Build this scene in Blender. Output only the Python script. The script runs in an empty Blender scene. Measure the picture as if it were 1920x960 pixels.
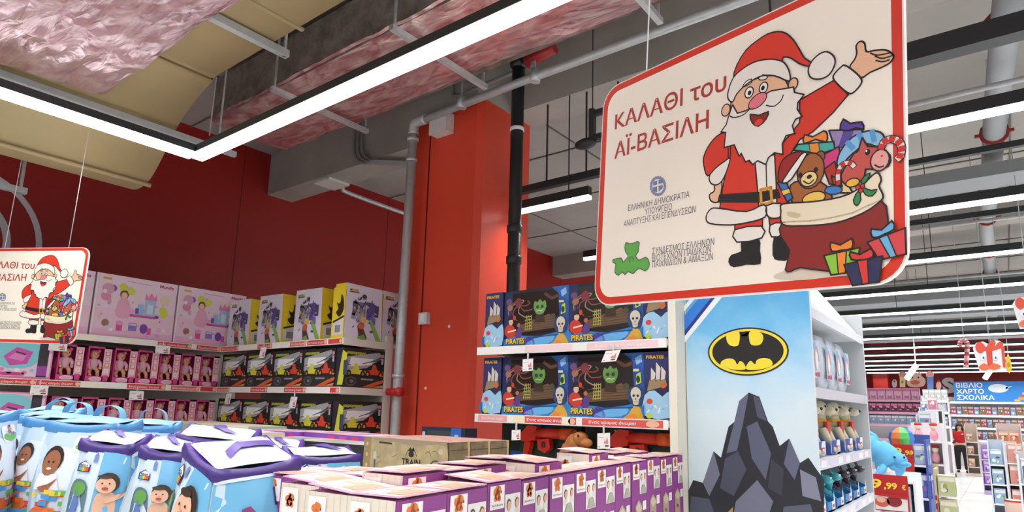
import bpy, math, random
from mathutils import Vector, Matrix, noise
random.seed(7)
S = bpy.context.scene
C = S.collection
PI = math.pi

# ------------------------------------------------------------------ camera, light, exposure
F, CY, H = 1183.6, 557.0, 1.8
_p, _r, _y = [math.radians(a) for a in (10.015, 1.4573, 37.862)]
_f = Vector((-math.sin(_y)*math.cos(_p), math.cos(_y)*math.cos(_p), math.sin(_p)))
_rt = Vector((math.cos(_y), math.sin(_y), 0)); _up = _rt.cross(_f)
RT = _rt*math.cos(_r) + _up*math.sin(_r); UP = _up*math.cos(_r) - _rt*math.sin(_r)
EYE = Vector((0, 0, H))
cd = bpy.data.cameras.new('camera'); cam = bpy.data.objects.new('camera', cd); C.objects.link(cam); S.camera = cam
mw = Matrix((RT, UP, -_f)).transposed().to_4x4(); mw.translation = EYE; cam.matrix_world = mw
cd.sensor_width = 36; cd.lens = F/1920*36; cd.shift_y = (CY-480)/1920; cd.clip_end = 200; cd.clip_start = .02
S.view_settings.view_transform = 'Standard'; S.view_settings.look = 'None'
S.view_settings.gamma = 1; S.view_settings.use_curve_mapping = False
S.view_settings.exposure = 0.55
W = bpy.data.worlds.new('store_air'); S.world = W; W.use_nodes = True
W.node_tree.nodes['Background'].inputs[0].default_value = (.92, .96, 1, 1)
W.node_tree.nodes['Background'].inputs[1].default_value = .34
LAMP = 7.6           # watts per metre of the linear lamps
try:
    S.cycles.use_denoising = True; S.cycles.max_bounces = 7; S.cycles.diffuse_bounces = 4; S.cycles.sample_clamp_indirect = 6
except Exception: pass

# ------------------------------------------------------------------ helpers
def ray(x, y): return RT*((x-960)/F) - UP*((y-CY)/F) + _f
def atX(x, y, X): d = ray(x, y); return EYE + d*(X/d.x)
def atY(x, y, Y): d = ray(x, y); return EYE + d*(Y/d.y)
def atZ(x, y, Z): d = ray(x, y); return EYE + d*((Z-H)/d.z)
def atP(x, y, O, N): d = ray(x, y); return EYE + d*((O-EYE).dot(N)/d.dot(N))
def lin(h):
    h = h.lstrip('#'); o = []
    for i in (0, 2, 4):
        c = int(h[i:i+2], 16)/255; o.append(c/12.92 if c <= .04045 else ((c+.055)/1.055)**2.4)
    return (*o, 1)
_M = {}
def M(name, h='808080', rough=.6, metal=0., var=0., scale=6., bump=0., bscale=40., emit=0., alpha=1., trans=0.):
    if name in _M: return _M[name]
    m = bpy.data.materials.new(name); m.use_nodes = True; nt = m.node_tree; b = nt.nodes['Principled BSDF']
    c = lin(h); b.inputs['Base Color'].default_value = c; b.inputs['Roughness'].default_value = rough; b.inputs['Metallic'].default_value = metal
    if emit:
        b.inputs['Emission Color'].default_value = c; b.inputs['Emission Strength'].default_value = emit
    if alpha < 1: b.inputs['Alpha'].default_value = alpha
    if trans: b.inputs['Transmission Weight'].default_value = trans
    if var or bump:
        t = nt.nodes.new('ShaderNodeTexCoord'); n = nt.nodes.new('ShaderNodeTexNoise'); n.inputs['Scale'].default_value = scale; n.inputs['Detail'].default_value = 6
        nt.links.new(t.outputs['Object'], n.inputs['Vector'])
    if var:
        r = nt.nodes.new('ShaderNodeValToRGB'); r.color_ramp.elements[0].position = .3; r.color_ramp.elements[1].position = .7
        r.color_ramp.elements[0].color = tuple(x*(1-var) for x in c[:3])+(1,); r.color_ramp.elements[1].color = tuple(min(1, x*(1+var)) for x in c[:3])+(1,)
        nt.links.new(n.outputs['Fac'], r.inputs[0]); nt.links.new(r.outputs[0], b.inputs['Base Color'])
    if bump:
        n2 = nt.nodes.new('ShaderNodeTexNoise'); n2.inputs['Scale'].default_value = bscale; n2.inputs['Detail'].default_value = 4
        nt.links.new(t.outputs['Object'], n2.inputs['Vector'])
        u = nt.nodes.new('ShaderNodeBump'); u.inputs['Strength'].default_value = bump; u.inputs['Distance'].default_value = .03
        nt.links.new(n2.outputs['Fac'], u.inputs['Height']); nt.links.new(u.outputs[0], b.inputs['Normal'])
    _M[name] = m; return m
def P(h): return M('print_'+h.lstrip('#'), h, .5)

class G:
    """collects faces of one mesh"""
    def __init__(s, T=None): s.v = []; s.f = []; s.m = []; s.s = []; s.mats = []; s.T = T or Matrix()
    def mi(s, m):
        if m not in s.mats: s.mats.append(m)
        return s.mats.index(m)
    def add(s, p): s.v.append(s.T @ Vector(p)); return len(s.v)-1
    def idx(s, ids, mat, sm=False): s.f.append(ids); s.m.append(s.mi(mat)); s.s.append(sm)
    def face(s, pts, mat, sm=False): s.idx([s.add(p) for p in pts], mat, sm)
    def hexa(s, b, t, mat, skip=()):
        i = [s.add(p) for p in list(b)+list(t)]
        for k, q in enumerate(((3, 2, 1, 0), (4, 5, 6, 7), (0, 1, 5, 4), (1, 2, 6, 5), (2, 3, 7, 6), (3, 0, 4, 7))):
            if k not in skip: s.idx([i[j] for j in q], mat)
    def box(s, a, c, mat, skip=()):
        x, y, z = a; X, Y, Z = c
        s.hexa([(x, y, z), (X, y, z), (X, Y, z), (x, Y, z)], [(x, y, Z), (X, y, Z), (X, Y, Z), (x, Y, Z)], mat, skip)
    def tube(s, pts, r, mat, n=8, caps=True):
        pts = [Vector(p) for p in pts]; R = r if isinstance(r, (list, tuple)) else [r]*len(pts)
        rings = []; ref = None
        for i, p in enumerate(pts):
            d = (pts[min(i+1, len(pts)-1)]-pts[max(i-1, 0)]).normalized()
            if ref is None: ref = Vector((0, 0, 1)) if abs(d.z) < .9 else Vector((1, 0, 0))
            a = d.cross(ref).normalized(); b = d.cross(a).normalized(); ref = -b if False else (a.cross(d)).normalized()
            rings.append([s.add(p+(a*math.cos(2*PI*k/n)+b*math.sin(2*PI*k/n))*R[i]) for k in range(n)])
        for A, B in zip(rings, rings[1:]):
            for k in range(n): s.idx([A[k], A[(k+1) % n], B[(k+1) % n], B[k]], mat, True)
        if caps: s.idx(rings[0][::-1], mat); s.idx(rings[-1], mat)
    def ball(s, c, r, mat, n=12, m=8, R=None, z0=-1., z1=1.):
        r = (r, r, r) if not isinstance(r, (list, tuple)) else r; c = Vector(c); rows = []
        a0 = math.asin(z0); a1 = math.asin(z1)
        for j in range(m+1):
            a = a0+(a1-a0)*j/m
            row = []
            for k in range(n):
                q = Vector((r[0]*math.cos(a)*math.cos(2*PI*k/n), r[1]*math.cos(a)*math.sin(2*PI*k/n), r[2]*math.sin(a)))
                row.append(s.add(c+(R @ q if R else q)))
            rows.append(row)
        for A, B in zip(rows, rows[1:]):
            for k in range(n): s.idx([A[k], A[(k+1) % n], B[(k+1) % n], B[k]], mat, True)
    def lathe(s, c, prof, mat, n=14):
        c = Vector(c); rows = [[s.add(c+Vector((r*math.cos(2*PI*k/n), r*math.sin(2*PI*k/n), z))) for k in range(n)] for r, z in prof]
        for A, B in zip(rows, rows[1:]):
            for k in range(n): s.idx([A[k], A[(k+1) % n], B[(k+1) % n], B[k]], mat, True)
        s.idx(rows[0][::-1], mat); s.idx(rows[-1], mat)
    def prism(s, pts, ax, a, b, mat, smat=None):
        """polygon pts (2D) swept along axis ax from a to b"""
        def P3(p, t): q = [p[0], p[1]]; q.insert(ax, t); return q
        n = len(pts); A = [s.add(P3(p, a)) for p in pts]; B = [s.add(P3(p, b)) for p in pts]
        s.idx(A[::-1], mat); s.idx(B, mat)
        for k in range(n): s.idx([A[k], A[(k+1) % n], B[(k+1) % n], B[k]], smat or mat)

def spl(pts, k=4, closed=True):
    o = []; n = len(pts)
    for i in range(n if closed else n-1):
        q = [pts[(i+d) % n] if closed else pts[max(0, min(n-1, i+d))] for d in (-1, 0, 1, 2)]
        for j in range(k):
            t = j/k
            o.append(tuple(.5*(2*q[1][c]+(q[2][c]-q[0][c])*t+(2*q[0][c]-5*q[1][c]+4*q[2][c]-q[3][c])*t*t+(3*q[1][c]-q[0][c]-3*q[2][c]+q[3][c])*t**3) for c in range(len(pts[0]))))
    if not closed: o.append(tuple(pts[-1]))
    return o
def rrect(u, v, w, h, r, n=5):
    o = []
    for cx, cy, a in ((u+w-r, v+h-r, 0), (u+r, v+h-r, 90), (u+r, v+r, 180), (u+w-r, v+r, 270)):
        for k in range(n+1): t = math.radians(a+90*k/n); o.append((cx+r*math.cos(t), cy+r*math.sin(t)))
    return o
_T = {}
def text_mesh(s, bold):
    s = s.replace('\u039a', 'K').replace('\u03a7', 'X'); k = (s, bold)   # the font's Greek kappa and chi have crossing outlines
    if k not in _T:
        c = bpy.data.curves.new('t', 'FONT'); c.body = s; c.offset = bold; c.resolution_u = 3
        o = bpy.data.objects.new('t', c); C.objects.link(o); dg = bpy.context.evaluated_depsgraph_get()
        me = bpy.data.meshes.new_from_object(o.evaluated_get(dg))
        vs = [(v.co.x, v.co.y) for v in me.vertices]; fs = [list(p.vertices) for p in me.polygons]
        bpy.data.objects.remove(o); bpy.data.curves.remove(c); bpy.data.meshes.remove(me)
        x0 = min(v[0] for v in vs); x1 = max(v[0] for v in vs)
        _T[k] = ([(x-x0, y) for x, y in vs], fs, x1-x0)
    return _T[k]
class Fr:
    """a flat printed face of a mesh: metric coordinates u to the right, v up"""
    def __init__(s, g, O, eu, ev, eps=.0007):
        s.g = g; s.O = Vector(O); s.eu = Vector(eu); s.ev = Vector(ev); s.N = s.eu.cross(s.ev).normalized(); s.eps = eps
    def p(s, u, v, l): return s.O+s.eu*u+s.ev*v+s.N*(s.eps*l)
    def poly(s, pts, m, l=1): s.g.face([s.p(u, v, l) for u, v in pts], P(m) if isinstance(m, str) else m)
    def rect(s, u, v, w, h, m, l=1): s.poly([(u, v), (u+w, v), (u+w, v+h), (u, v+h)], m, l)
    def ell(s, u, v, rx, ry, m, l=1, n=14, rot=0):
        c, d = math.cos(rot), math.sin(rot)
        s.poly([(u+rx*math.cos(t)*c-ry*math.sin(t)*d, v+rx*math.cos(t)*d+ry*math.sin(t)*c) for t in [2*PI*k/n for k in range(n)]], m, l)
    def line(s, pts, w, m, l=1, closed=False):
        n = len(pts)
        for i in range(n if closed else n-1):
            a, b = Vector(pts[i]), Vector(pts[(i+1) % n]); d = b-a
            if d.length < 1e-9: continue
            d.normalize(); q = Vector((-d.y, d.x))*w/2; e = d*w*.35
            s.poly([a-e-q, b+e-q, b+e+q, a-e+q], m, l)
    def text(s, t, u, v, h, m, l=2, w=None, bold=0., shear=0., dv=0., center=False):
        vs, fs, x1 = text_mesh(t, bold); k = h/.72; kx = w/x1 if w else k
        if center: u -= x1*kx/2
        m = P(m) if isinstance(m, str) else m
        ids = [s.g.add(s.p(u+x*kx+y*k*shear, v+y*k+dv*x*kx, l)) for x, y in vs]
        for f in fs: s.g.idx([ids[i] for i in f], m)

MW = {}
def mk(name, g, parent=None, label=None, cat=None, group=None, kind=None, mw=None):
    me = bpy.data.meshes.new(name); o = bpy.data.objects.new(name, me)
    vs = g.v
    if parent is None and mw is None and vs:
        lo = [min(v[i] for v in vs) for i in range(3)]; hi = [max(v[i] for v in vs) for i in range(3)]
        b = Vector(((lo[0]+hi[0])/2, (lo[1]+hi[1])/2, lo[2])); vs = [v-b for v in vs]; mw = Matrix.Translation(b)
    me.from_pydata([tuple(v) for v in vs], [], g.f)
    for m in g.mats: me.materials.append(m)
    me.polygons.foreach_set('material_index', g.m); me.polygons.foreach_set('use_smooth', g.s); me.update()
    C.objects.link(o)
    if parent is not None: o.parent = parent
    elif mw is not None: o.matrix_world = mw; MW[o.name] = mw.copy()
    props(o, label, cat, group, kind); return o
def props(o, label=None, cat=None, group=None, kind=None):
    for k, v in (('label', label), ('category', cat), ('group', group), ('kind', kind)):
        if v: o[k] = v
def thing(name, label, cat, mw, group=None):
    o = bpy.data.objects.new(name, None); o.empty_display_size = .1; C.objects.link(o)
    if not isinstance(mw, Matrix): mw = Matrix.Translation(Vector(mw))
    o.matrix_world = mw; MW[o.name] = mw.copy(); props(o, label, cat, group); return o
def wg(t): return G(MW[t.name].inverted())          # mesh of a part of t, given in world coordinates
def dup(o, mw, label=None, group=None):
    c = o.copy(); C.objects.link(c); c.matrix_world = mw; MW[c.name] = mw.copy()
    if label: c['label'] = label
    if group: c['group'] = group
    for ch in list(o.children):
        d = ch.copy(); C.objects.link(d); d.parent = c
        for q in list(ch.children):
            e = q.copy(); C.objects.link(e); e.parent = d
    return c
def TR(x, y, z, rz=0, s=1.): return Matrix.Translation((x, y, z)) @ Matrix.Rotation(rz, 4, 'Z') @ Matrix.Scale(s, 4)
NTH = ['first', 'second', 'third', 'fourth', 'fifth', 'sixth', 'seventh', 'eighth', 'ninth', 'tenth', 'eleventh', 'twelfth']
def struct(name, g): return mk(name, g, kind='structure')

# ------------------------------------------------------------------ the setting
concrete = M('concrete', 'a39c95', .85, var=.12, scale=1.5, bump=.15, bscale=9)
ceilm = M('ceiling_concrete', 'a8a29c', .9, var=.14, scale=.7, bump=.15, bscale=6)
red = M('red_wall_paint', '94170f', .45, var=.04, scale=.6)
redc = M('red_column_paint', 'd6442c', .42, var=.05, scale=1.2)
def tile_mat():
    m = M('white_floor_tiles', 'e4e6e6', .25); nt = m.node_tree; b = nt.nodes['Principled BSDF']
    t = nt.nodes.new('ShaderNodeTexCoord'); br = nt.nodes.new('ShaderNodeTexBrick'); br.offset = 0
    for k, v in (('Color1', lin('e9ebeb')), ('Color2', lin('dde0e0')), ('Mortar', lin('b9bdbd')), ('Scale', 1.), ('Mortar Size', .006), ('Brick Width', .6), ('Row Height', .6)): br.inputs[k].default_value = v
    nt.links.new(t.outputs['Object'], br.inputs['Vector']); nt.links.new(br.outputs['Color'], b.inputs['Base Color']); return m
g = G(); g.box((-7.6, -7, -.1), (14, 32, 0), tile_mat()); struct('floor', g)
g = G(); g.box((-7.6, -7, 5.02), (14, 32, 5.2), ceilm)
joint = M('joint_dark', '6d6862', .9)
for k in range(22):
    g.box((-7.4, -3+1.55*k, 5.005), (14, -2.985+1.55*k, 5.03), joint)
for k in range(9): g.box((-6+2.1*k, -7, 5.005), (-5.985+2.1*k, 31, 5.03), joint)
struct('ceiling', g)
g = G(); g.box((-7.6, -7, 0), (-7.4, 31, 5.1), red)
for y in (-1.0, 1.45, 3.9, 6.3, 8.8, 11.2): g.box((-7.401, y, 0), (-7.398, y+.012, 5.02), M('panel_seam', '5a0f0d', .6))
struct('wall_left', g)
g = G(); g.box((-7.6, 31, 0), (14, 31.2, 5.1), red); struct('wall_back', g)
for i, (y0, y1, z0) in enumerate(((4.26, 4.62, 4.47), (10.9, 11.3, 4.6), (17.2, 17.6, 4.6), (23.6, 24, 4.6))):
    g = G(); g.box((-7.45, y0, z0), (14, y1, 5.05), concrete); struct('ceiling_beam', g)
g = G(); x0, x1, y0, y1 = -4.22, -3.38, 3.85, 4.56; c = .05
g.prism([(x0, y0), (x1-c, y0), (x1, y0+c), (x1, y1), (x0, y1)], 2, 0, 4.47, redc)
g.prism([(x0, y0), (x1-c, y0), (x1, y0+c), (x1, y1), (x0, y1)], 2, 4.47, 5.05, concrete)
g.box((-4.0, y0-.004, 0), (-3.985, y0+.01, 4.3), M('panel_seam'))
struct('column', g)
for (x, y, w, n) in ((-6.6, 26.5, 1.1, 0), (-4.05, 28.5, .5, 0)):
    g = G(); g.box((x, y, 0), (x+w, y+w, 4.8), red); struct('column', g)
# fittings on the column
pl = M('white_plastic', 'd6d2cf', .45); gal = M('galvanised_steel', 'bcc0c1', .4, .35, var=.08, scale=20)
g = G(); a = atY(820, 240, 3.85)
t = thing('junction_box', 'white junction box high on the red column below the grey pipe', 'junction box', (-3.8, 3.85, 4.21))
g = wg(t); g.box((-3.9, 3.76, 4.21), (-3.7, 3.846, 4.39), pl); mk('housing', g, t)
g = wg(t); g.box((-3.905, 3.74, 4.205), (-3.695, 3.76, 4.395), M('white_plastic_lid', 'cbc7c4', .5)); mk('lid', g, t)
t = thing('wall_switch', 'small white switch box on the red column beside the steel pole', 'switch', (-3.93, 3.85, 2.52))
g = wg(t); g.box((-3.98, 3.8, 2.5), (-3.88, 3.847, 2.6), pl); mk('housing', g, t)
g = wg(t); g.box((-3.96, 3.792, 2.515), (-3.9, 3.8, 2.585), M('white_key', 'f0eeec', .4)); mk('rocker', g, t)
for (px, py, n) in ((842, 612, 'round white cap plug in the red column beside the switch box'), (798, 728, 'tiny white cap plug low on the red column')):
    q = atY(px, py, 3.847); g = G(); g.ball(q, (.015, .008, .015), pl, 8, 6); mk('cap_plug', g, label=n, cat='plug')
# galvanised pole and the pipe that turns along the beam
t = thing('sprinkler_pipe', 'long galvanised pipe rising beside the red column and turning under the beam', 'pipe', (-4.12, 3.72, 0))
g = wg(t); g.tube([(-4.12, 3.72, 0), (-4.085, 3.72, 4.34)], .043, gal, 12); mk('riser', g, t)
g = wg(t); g.tube([(-4.085, 3.72, 4.36), (-2.75, 3.72, 4.385), (6, 3.72, 4.4)], .035, gal, 10); mk('run', g, t)
g = wg(t); g.tube(spl([(-4.085, 3.72, 4.25), (-4.083, 3.72, 4.34), (-4.05, 3.72, 4.362), (-3.93, 3.72, 4.363)], 4, False), .048, gal, 10); mk('elbow', g, t)
for (x, z) in ((-4.087, 4.2), (-4.09, 4.0), (-4.105, 2.05)):
    g = wg(t); g.tube([(x, 3.72, z-.015), (x, 3.72, z+.015)], .055, gal, 12); mk('collar', g, t)
for x in (-3.5, -2.72, -.4, 2):
    g = wg(t); g.tube([(x, 3.72, 4.34), (x+.012, 3.72, 4.44)], .044, gal, 10); g.box((x-.006, 3.714, 4.43), (x+.006, 3.726, 5.0), gal); mk('hanger', g, t)
g = G(); q = atY(740, 735, 3.66); g.tube([q-Vector((.07, .02, 0)), q+Vector((.08, .02, 0))], [.03, .036], M('red_tape', 'b5231d', .5), 8); g.ball(q+Vector((.05, 0, .0)), .04, M('red_tape'), 8, 6)
mk('ribbon_knot', g, label='red tape knot tied round the steel pole at shelf height', cat='tape')
# black drain pipe in front of the column's side
blk = M('black_pipe', '232526', .4, var=.1, scale=8)
t = thing('drain_pipe', 'black drain pipe standing in front of the red column', 'pipe', (-2.93, 3.78, 0))
g = wg(t); g.tube([(-2.93, 3.78, 0), (-2.93, 3.78, 4.62)], .052, blk, 14); mk('pipe_body', g, t)
for z in (2.9, 3.15): g = wg(t); g.lathe((-2.93, 3.78, z), [(.053, 0), (.062, .01), (.062, .06), (.053, .07)], blk, 14); mk('socket', g, t)
g = wg(t); g.lathe((-2.93, 3.78, 4.0), [(.054, 0), (.06, .004), (.06, .028), (.054, .032)], pl, 14); mk('white_clamp', g, t, label='white clamp ring')
g = wg(t); g.lathe((-2.93, 3.78, 4.55), [(.055, 0), (.075, .03), (.075, .1), (.05, .14)], blk, 14)
g.tube([(-2.93, 3.78, 4.66), (-2.93, 3.86, 4.78), (-2.93, 4.1, 4.82)], .05, blk, 10); mk('elbow', g, t)
t = thing('sprinkler_valve', 'red valve with grey elbow at the top of the black drain pipe', 'valve', (-2.72, 3.72, 4.45))
g = wg(t); g.tube([(-2.82, 3.74, 4.55), (-2.55, 3.74, 4.59)], .05, M('valve_red', 'a52a2a', .5), 10); mk('valve_body', g, t)
g = wg(t); g.tube([(-2.75, 3.72, 4.42), (-2.74, 3.72, 4.52)], .02, gal, 8); mk('stub', g, t)

# conduits and small pipes by the beam
def pipe(name, pts, r, m, label, cat='pipe', n=8, smooth=True):
    g = G(); g.tube(spl([tuple(p) for p in pts], 4, False) if smooth and len(pts) > 2 else pts, r, m, n); return mk(name, g, label=label, cat=cat)
grc = M('grey_conduit', '8d8f8e', .5, .2)
for i, dx in enumerate((0, .07, .14)):
    pipe('conduit', [(-5.6+dx, 4.2, 5.0), (-5.58+dx, 4.2, 4.62), (-5.45+dx, 4.2, 4.46), (-5.3+dx, 4.23, 4.42), (-5.0+dx, 4.5, 4.42), (-4.85+dx, 4.75, 4.42), (-4.85+dx, 5.2, 4.42)], .017, grc, 'grey cable conduit bending down over the concrete beam, %s of three from the wall' % NTH[i], 'conduit')
pipe('sprinkler_branch', [(-6.9, 5.0, 5.02), (-6.9, 5.05, 4.72), (-6.9, 5.2, 4.66), (-6.85, 6.5, 4.62), (-6.85, 8.5, 4.6)], .03, gal, 'thin steel branch pipe running along the red wall behind the beam')
pipe('conduit', [(-3.72, 3.825, 5.0), (-3.72, 3.825, 4.62), (-3.66, 3.825, 4.55), (-3.5, 3.825, 4.55), (-3.0, 3.825, 4.57)], .016, grc, 'short grey conduit above the steel pipe near the column', 'conduit')
g = G(); g.box((-6.45, 4.3, 4.44), (-6.15, 4.6, 4.468), pl); mk('cable_plate', g, label='pale plate under the end of the concrete beam', cat='plate')

# ------------------------------------------------------------------ ducts
def foil_mat(name, a, b):
    m = M(name, a, .2, .65); nt = m.node_tree; bs = nt.nodes['Principled BSDF']
    t = nt.nodes.new('ShaderNodeTexCoord'); mp = nt.nodes.new('ShaderNodeMapping'); mp.inputs['Scale'].default_value = (1.0, 2.6, 1.6)
    n = nt.nodes.new('ShaderNodeTexNoise'); n.inputs['Scale'].default_value = 3.2; n.inputs['Detail'].default_value = 9; n.inputs['Distortion'].default_value = 1.6
    v = nt.nodes.new('ShaderNodeTexVoronoi'); v.inputs['Scale'].default_value = 5
    r = nt.nodes.new('ShaderNodeValToRGB'); r.color_ramp.elements[0].color = lin(a); r.color_ramp.elements[1].color = lin(b); r.color_ramp.elements[0].position = .35; r.color_ramp.elements[1].position = .68
    ad = nt.nodes.new('ShaderNodeMath'); ad.operation = 'ADD'; u = nt.nodes.new('ShaderNodeBump'); u.inputs['Strength'].default_value = .55; u.inputs['Distance'].default_value = .03
    L = nt.links.new; L(t.outputs['Object'], mp.inputs[0]); L(mp.outputs[0], n.inputs['Vector']); L(mp.outputs[0], v.inputs['Vector']); L(n.outputs['Fac'], r.inputs[0]); L(r.outputs[0], bs.inputs['Base Color'])
    L(n.outputs['Fac'], ad.inputs[0]); L(v.outputs['Distance'], ad.inputs[1]); L(ad.outputs[0], u.inputs['Height']); L(u.outputs[0], bs.inputs['Normal']); return m
foil = foil_mat('pink_foil', 'c79aa0', 'f0d4d6'); foilr = foil_mat('rose_foil', 'c98a8c', 'f6dcd8')  # rose foil: white highlights are put into the pale end of its colour
side = M('dusty_duct_side', '8a7f78', .6, .25, var=.35, scale=9, bump=.4, bscale=25)
def nz(x, y, z=0., s=1.): return noise.noise(Vector((x*s, y*s, z)))
def quilt(g, x0, x1, y0, y1, z, nx, ny, amp, m, seed=0., droop=.05, ragged=0.):
    ids = []
    for i in range(nx+1):
        row = []
        for j in range(ny+1):
            x = x0+(x1-x0)*i/nx; y = y0+(y1-y0)*j/ny; e = min(j, ny-j)/ny
            w = .35*nz(x, y, seed+5, 1.3); d = amp*(.9*nz(x*.6, y, seed, 1.6)-.9*abs(nz(x*.35+w, y*1.2+w, seed+3, 4.2))-.5*abs(nz(x*.6-w, y*1.5, seed+7, 7.5))+.3)
            xx = x+ragged*nz(y*3, seed, 5)*(1 if i == 0 else 0); yy = y+(ragged*.4*nz(x*2, seed, 9) if j in (0, ny) else 0)
            row.append(g.add((xx, yy, z-droop*math.sin(PI*j/ny)**.5+d)))
        ids.append(row)
    for i in range(nx):
        for j in range(ny): g.idx([ids[i][j], ids[i][j+1], ids[i+1][j+1], ids[i+1][j]], m, True)
    return ids
# insulated duct along the beam: grey side, rose foil underneath
t = thing('foil_duct', 'foil wrapped air duct running along the concrete beam above the long lamp', 'air duct', (-2, 3.06, 4.4))
g = wg(t); g.box((-5.72, 2.66, 4.41), (6, 3.47, 4.84), side, skip=(0,)); mk('duct_side', g, t, label='dusty grey brown side')
g = wg(t); quilt(g, -5.74, 6, 2.64, 3.49, 4.44, 150, 16, .035, foilr, 2., .06); mk('foil_underside', g, t, label='crumpled rose foil underside')
for x in (-4.55, -3.1, -1.6, -.1, 1.4):
    g = wg(t); g.box((x, 2.55, 4.31), (x+.04, 3.55, 4.35), gal); mk('support_strut', g, t)
    for y in (2.58, 3.52): g = wg(t); g.box((x+.013, y-.007, 4.33), (x+.027, y+.007, 5.0), gal); mk('hanger_rod', g, t)
# beige board duct: high run, S-bend down to the low run
tan = M('beige_duct_board', 'b09c72', .6, var=.08, scale=1.6)
path = spl([(3, 4.0), (-3.6, 4.0), (-4.15, 3.97), (-4.55, 3.8), (-4.78, 3.58), (-4.97, 3.43), (-5.2, 3.4), (-5.45, 3.48)], 5, False)
def duct(g, path, y0, y1, th, m):
    ra = []
    for i, (x, z) in enumerate(path):
        a = path[max(0, i-1)]; b = path[min(len(path)-1, i+1)]; d = Vector((b[0]-a[0], b[1]-a[1])).normalized(); n = Vector((d.y, -d.x))
        if n.y < 0: n = -n
        ra.append([g.add((x, y0, z)), g.add((x, y1, z)), g.add((x+n.x*th, y1, z+n.y*th)), g.add((x+n.x*th, y0, z+n.y*th))])
    for A, B in zip(ra, ra[1:]):
        for k in range(4): g.idx([A[k], A[(k+1) % 4], B[(k+1) % 4], B[k]], m, k in (0, 2))
    g.idx(ra[0][::-1], m); g.idx(ra[-1], m)
t = thing('board_duct', 'beige board air duct bending down to the red wall', 'air duct', (-2, 1.4, 3.36))
g = wg(t); duct(g, path, .82, 1.9, .36, tan); mk('duct_board', g, t)
for (x, z) in ((-3.15, 3.992), (-.9, 3.992), (1.3, 3.992)):
    g = wg(t); g.box((x, .8, z), (x+.03, 1.93, z+.012), M('duct_seam', 'a39168', .6)); mk('seam_strip', g, t)
g = wg(t); g.tube([(-4.99, .8, 3.395), (-4.99, 1.92, 3.395)], .016, tan, 6); mk('lip', g, t)
for x in (-3.42,):
    g = wg(t); g.box((x, .7, 3.94), (x+.045, 2.0, 3.985), gal); g.box((x+.015, 1.97, 3.94), (x+.03, 1.985, 5.0), gal); mk('support_strut', g, t)
g = wg(t); g.box((-5.75, .75, 3.30), (-5.70, 1.35, 3.345), gal); g.box((-5.735, 1.3, 3.3), (-5.715, 1.32, 5), gal); mk('support_strut', g, t)
g = G(); g.box((-4.62, -2, 3.68), (-4.585, 2.35, 3.72), gal)
for y in (-1.2, .5, 2.2): g.box((-4.608, y, 3.7), (-4.597, y+.012, 5.0), gal)
mk('channel_rail', g, label='thin perforated steel rail above the short lamp leg', cat='rail')
# pink foil blanket under the ceiling
t = thing('foil_insulation', 'large crumpled pink foil insulation blanket hanging under the ceiling near the corner lamp', 'insulation', (-2, .5, 3.8))
g = wg(t); quilt(g, -4.47, 3, -1.2, 1.385, 3.77, 220, 80, .034, foil, 11., .09, .06); mk('foil_sheet', g, t)
# far foil duct seen beyond the column

# ------------------------------------------------------------------ lamps
dark = M('black_lamp_body', '25282a', .45); glow = M('lamp_diffuser', 'f6fbff', .4, emit=3.2)
def lamp(name, a, b, label, w=.06, hb=.075, hd=.03, z=3.5, group=None, ends=True):
    """linear lamp from a to b (xy), diffuser underneath at z"""
    a = Vector((*a, 0)); b = Vector((*b, 0)); d = (b-a).normalized(); n = Vector((-d.y, d.x, 0))*w/2
    t = thing(name, label, 'lamp', (a+b)/2+Vector((0, 0, z)), group)
    def bar(part, m, z0, z1, k=1.):
        g = wg(t); q = [a-n*k, b-n*k, b+n*k, a+n*k]
        g.hexa([p+Vector((0, 0, z0)) for p in q], [p+Vector((0, 0, z1)) for p in q], m); mk(part, g, t)
    bar('lamp_housing', dark, z+hd, z+hd+hb); bar('diffuser', glow, z, z+hd, .9)
    li = bpy.data.lights.new('lamp_light', 'AREA'); li.shape = 'RECTANGLE'; li.size = (b-a).length; li.size_y = w*.8; li.color = (1, .985, .96)
    li.energy = LAMP*(b-a).length; li.spread = math.radians(128); lo = bpy.data.objects.new('lamp_light', li); C.objects.link(lo); lo.parent = t
    lo.matrix_local = Matrix.Translation((0, 0, -.006)) @ Matrix.Rotation(math.atan2(d.y, d.x), 4, 'Z')
    return t
t = lamp('linear_lamp', (-4.44, 1.994), (6, 1.994), 'long bright linear lamp whose end meets the short leg in a corner', .08, .05, .042)
for x in (-4.3, -1.5, 1.5): g = wg(t); g.box((x, 1.99, 3.65), (x+.006, 1.996, 5.0), gal); mk('suspension_wire', g, t)
t = lamp('linear_lamp', (-4.44, -2.2), (-4.44, 1.95), 'bright linear lamp leg crossing in front of the beige duct bend', .08, .05, .042)
for y in (.55, -1.2): g = wg(t); g.box((-4.443, y, 3.65), (-4.437, y+.006, 5.0), gal); mk('suspension_wire', g, t)
rows = [4.27, 6.1, 8.12, 10.11, 12.1, 14.02, 15.92, 18.2, 20.2, 22.2, 24.2, 26.2, 28.2]
spots = 'above the fourth aisle'
proto = {}
def lamp_row(y, x0, x1, label):
    t = lamp('ceiling_lamp', (x0, y), (x1, y), label, .055, .075, .032, group='ceiling lamp rows')
    for x in [x0+.5+k*2.4 for k in range(int((x1-x0)/2.4)+1)]:
        if x < x1: g = wg(t); g.box((x, y-.004, 3.6), (x+.008, y+.004, 5.0), dark); mk('suspension_rod', g, t)
    return t
g4 = lamp_row(4.27, -3.25, -2.54, 'short lamp hanging beside the red column behind the pirate boxes')
lamp_row(4.27, -1.05, 9, 'lamp row passing behind the upper edge of the big sign, first of the rows')
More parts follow.
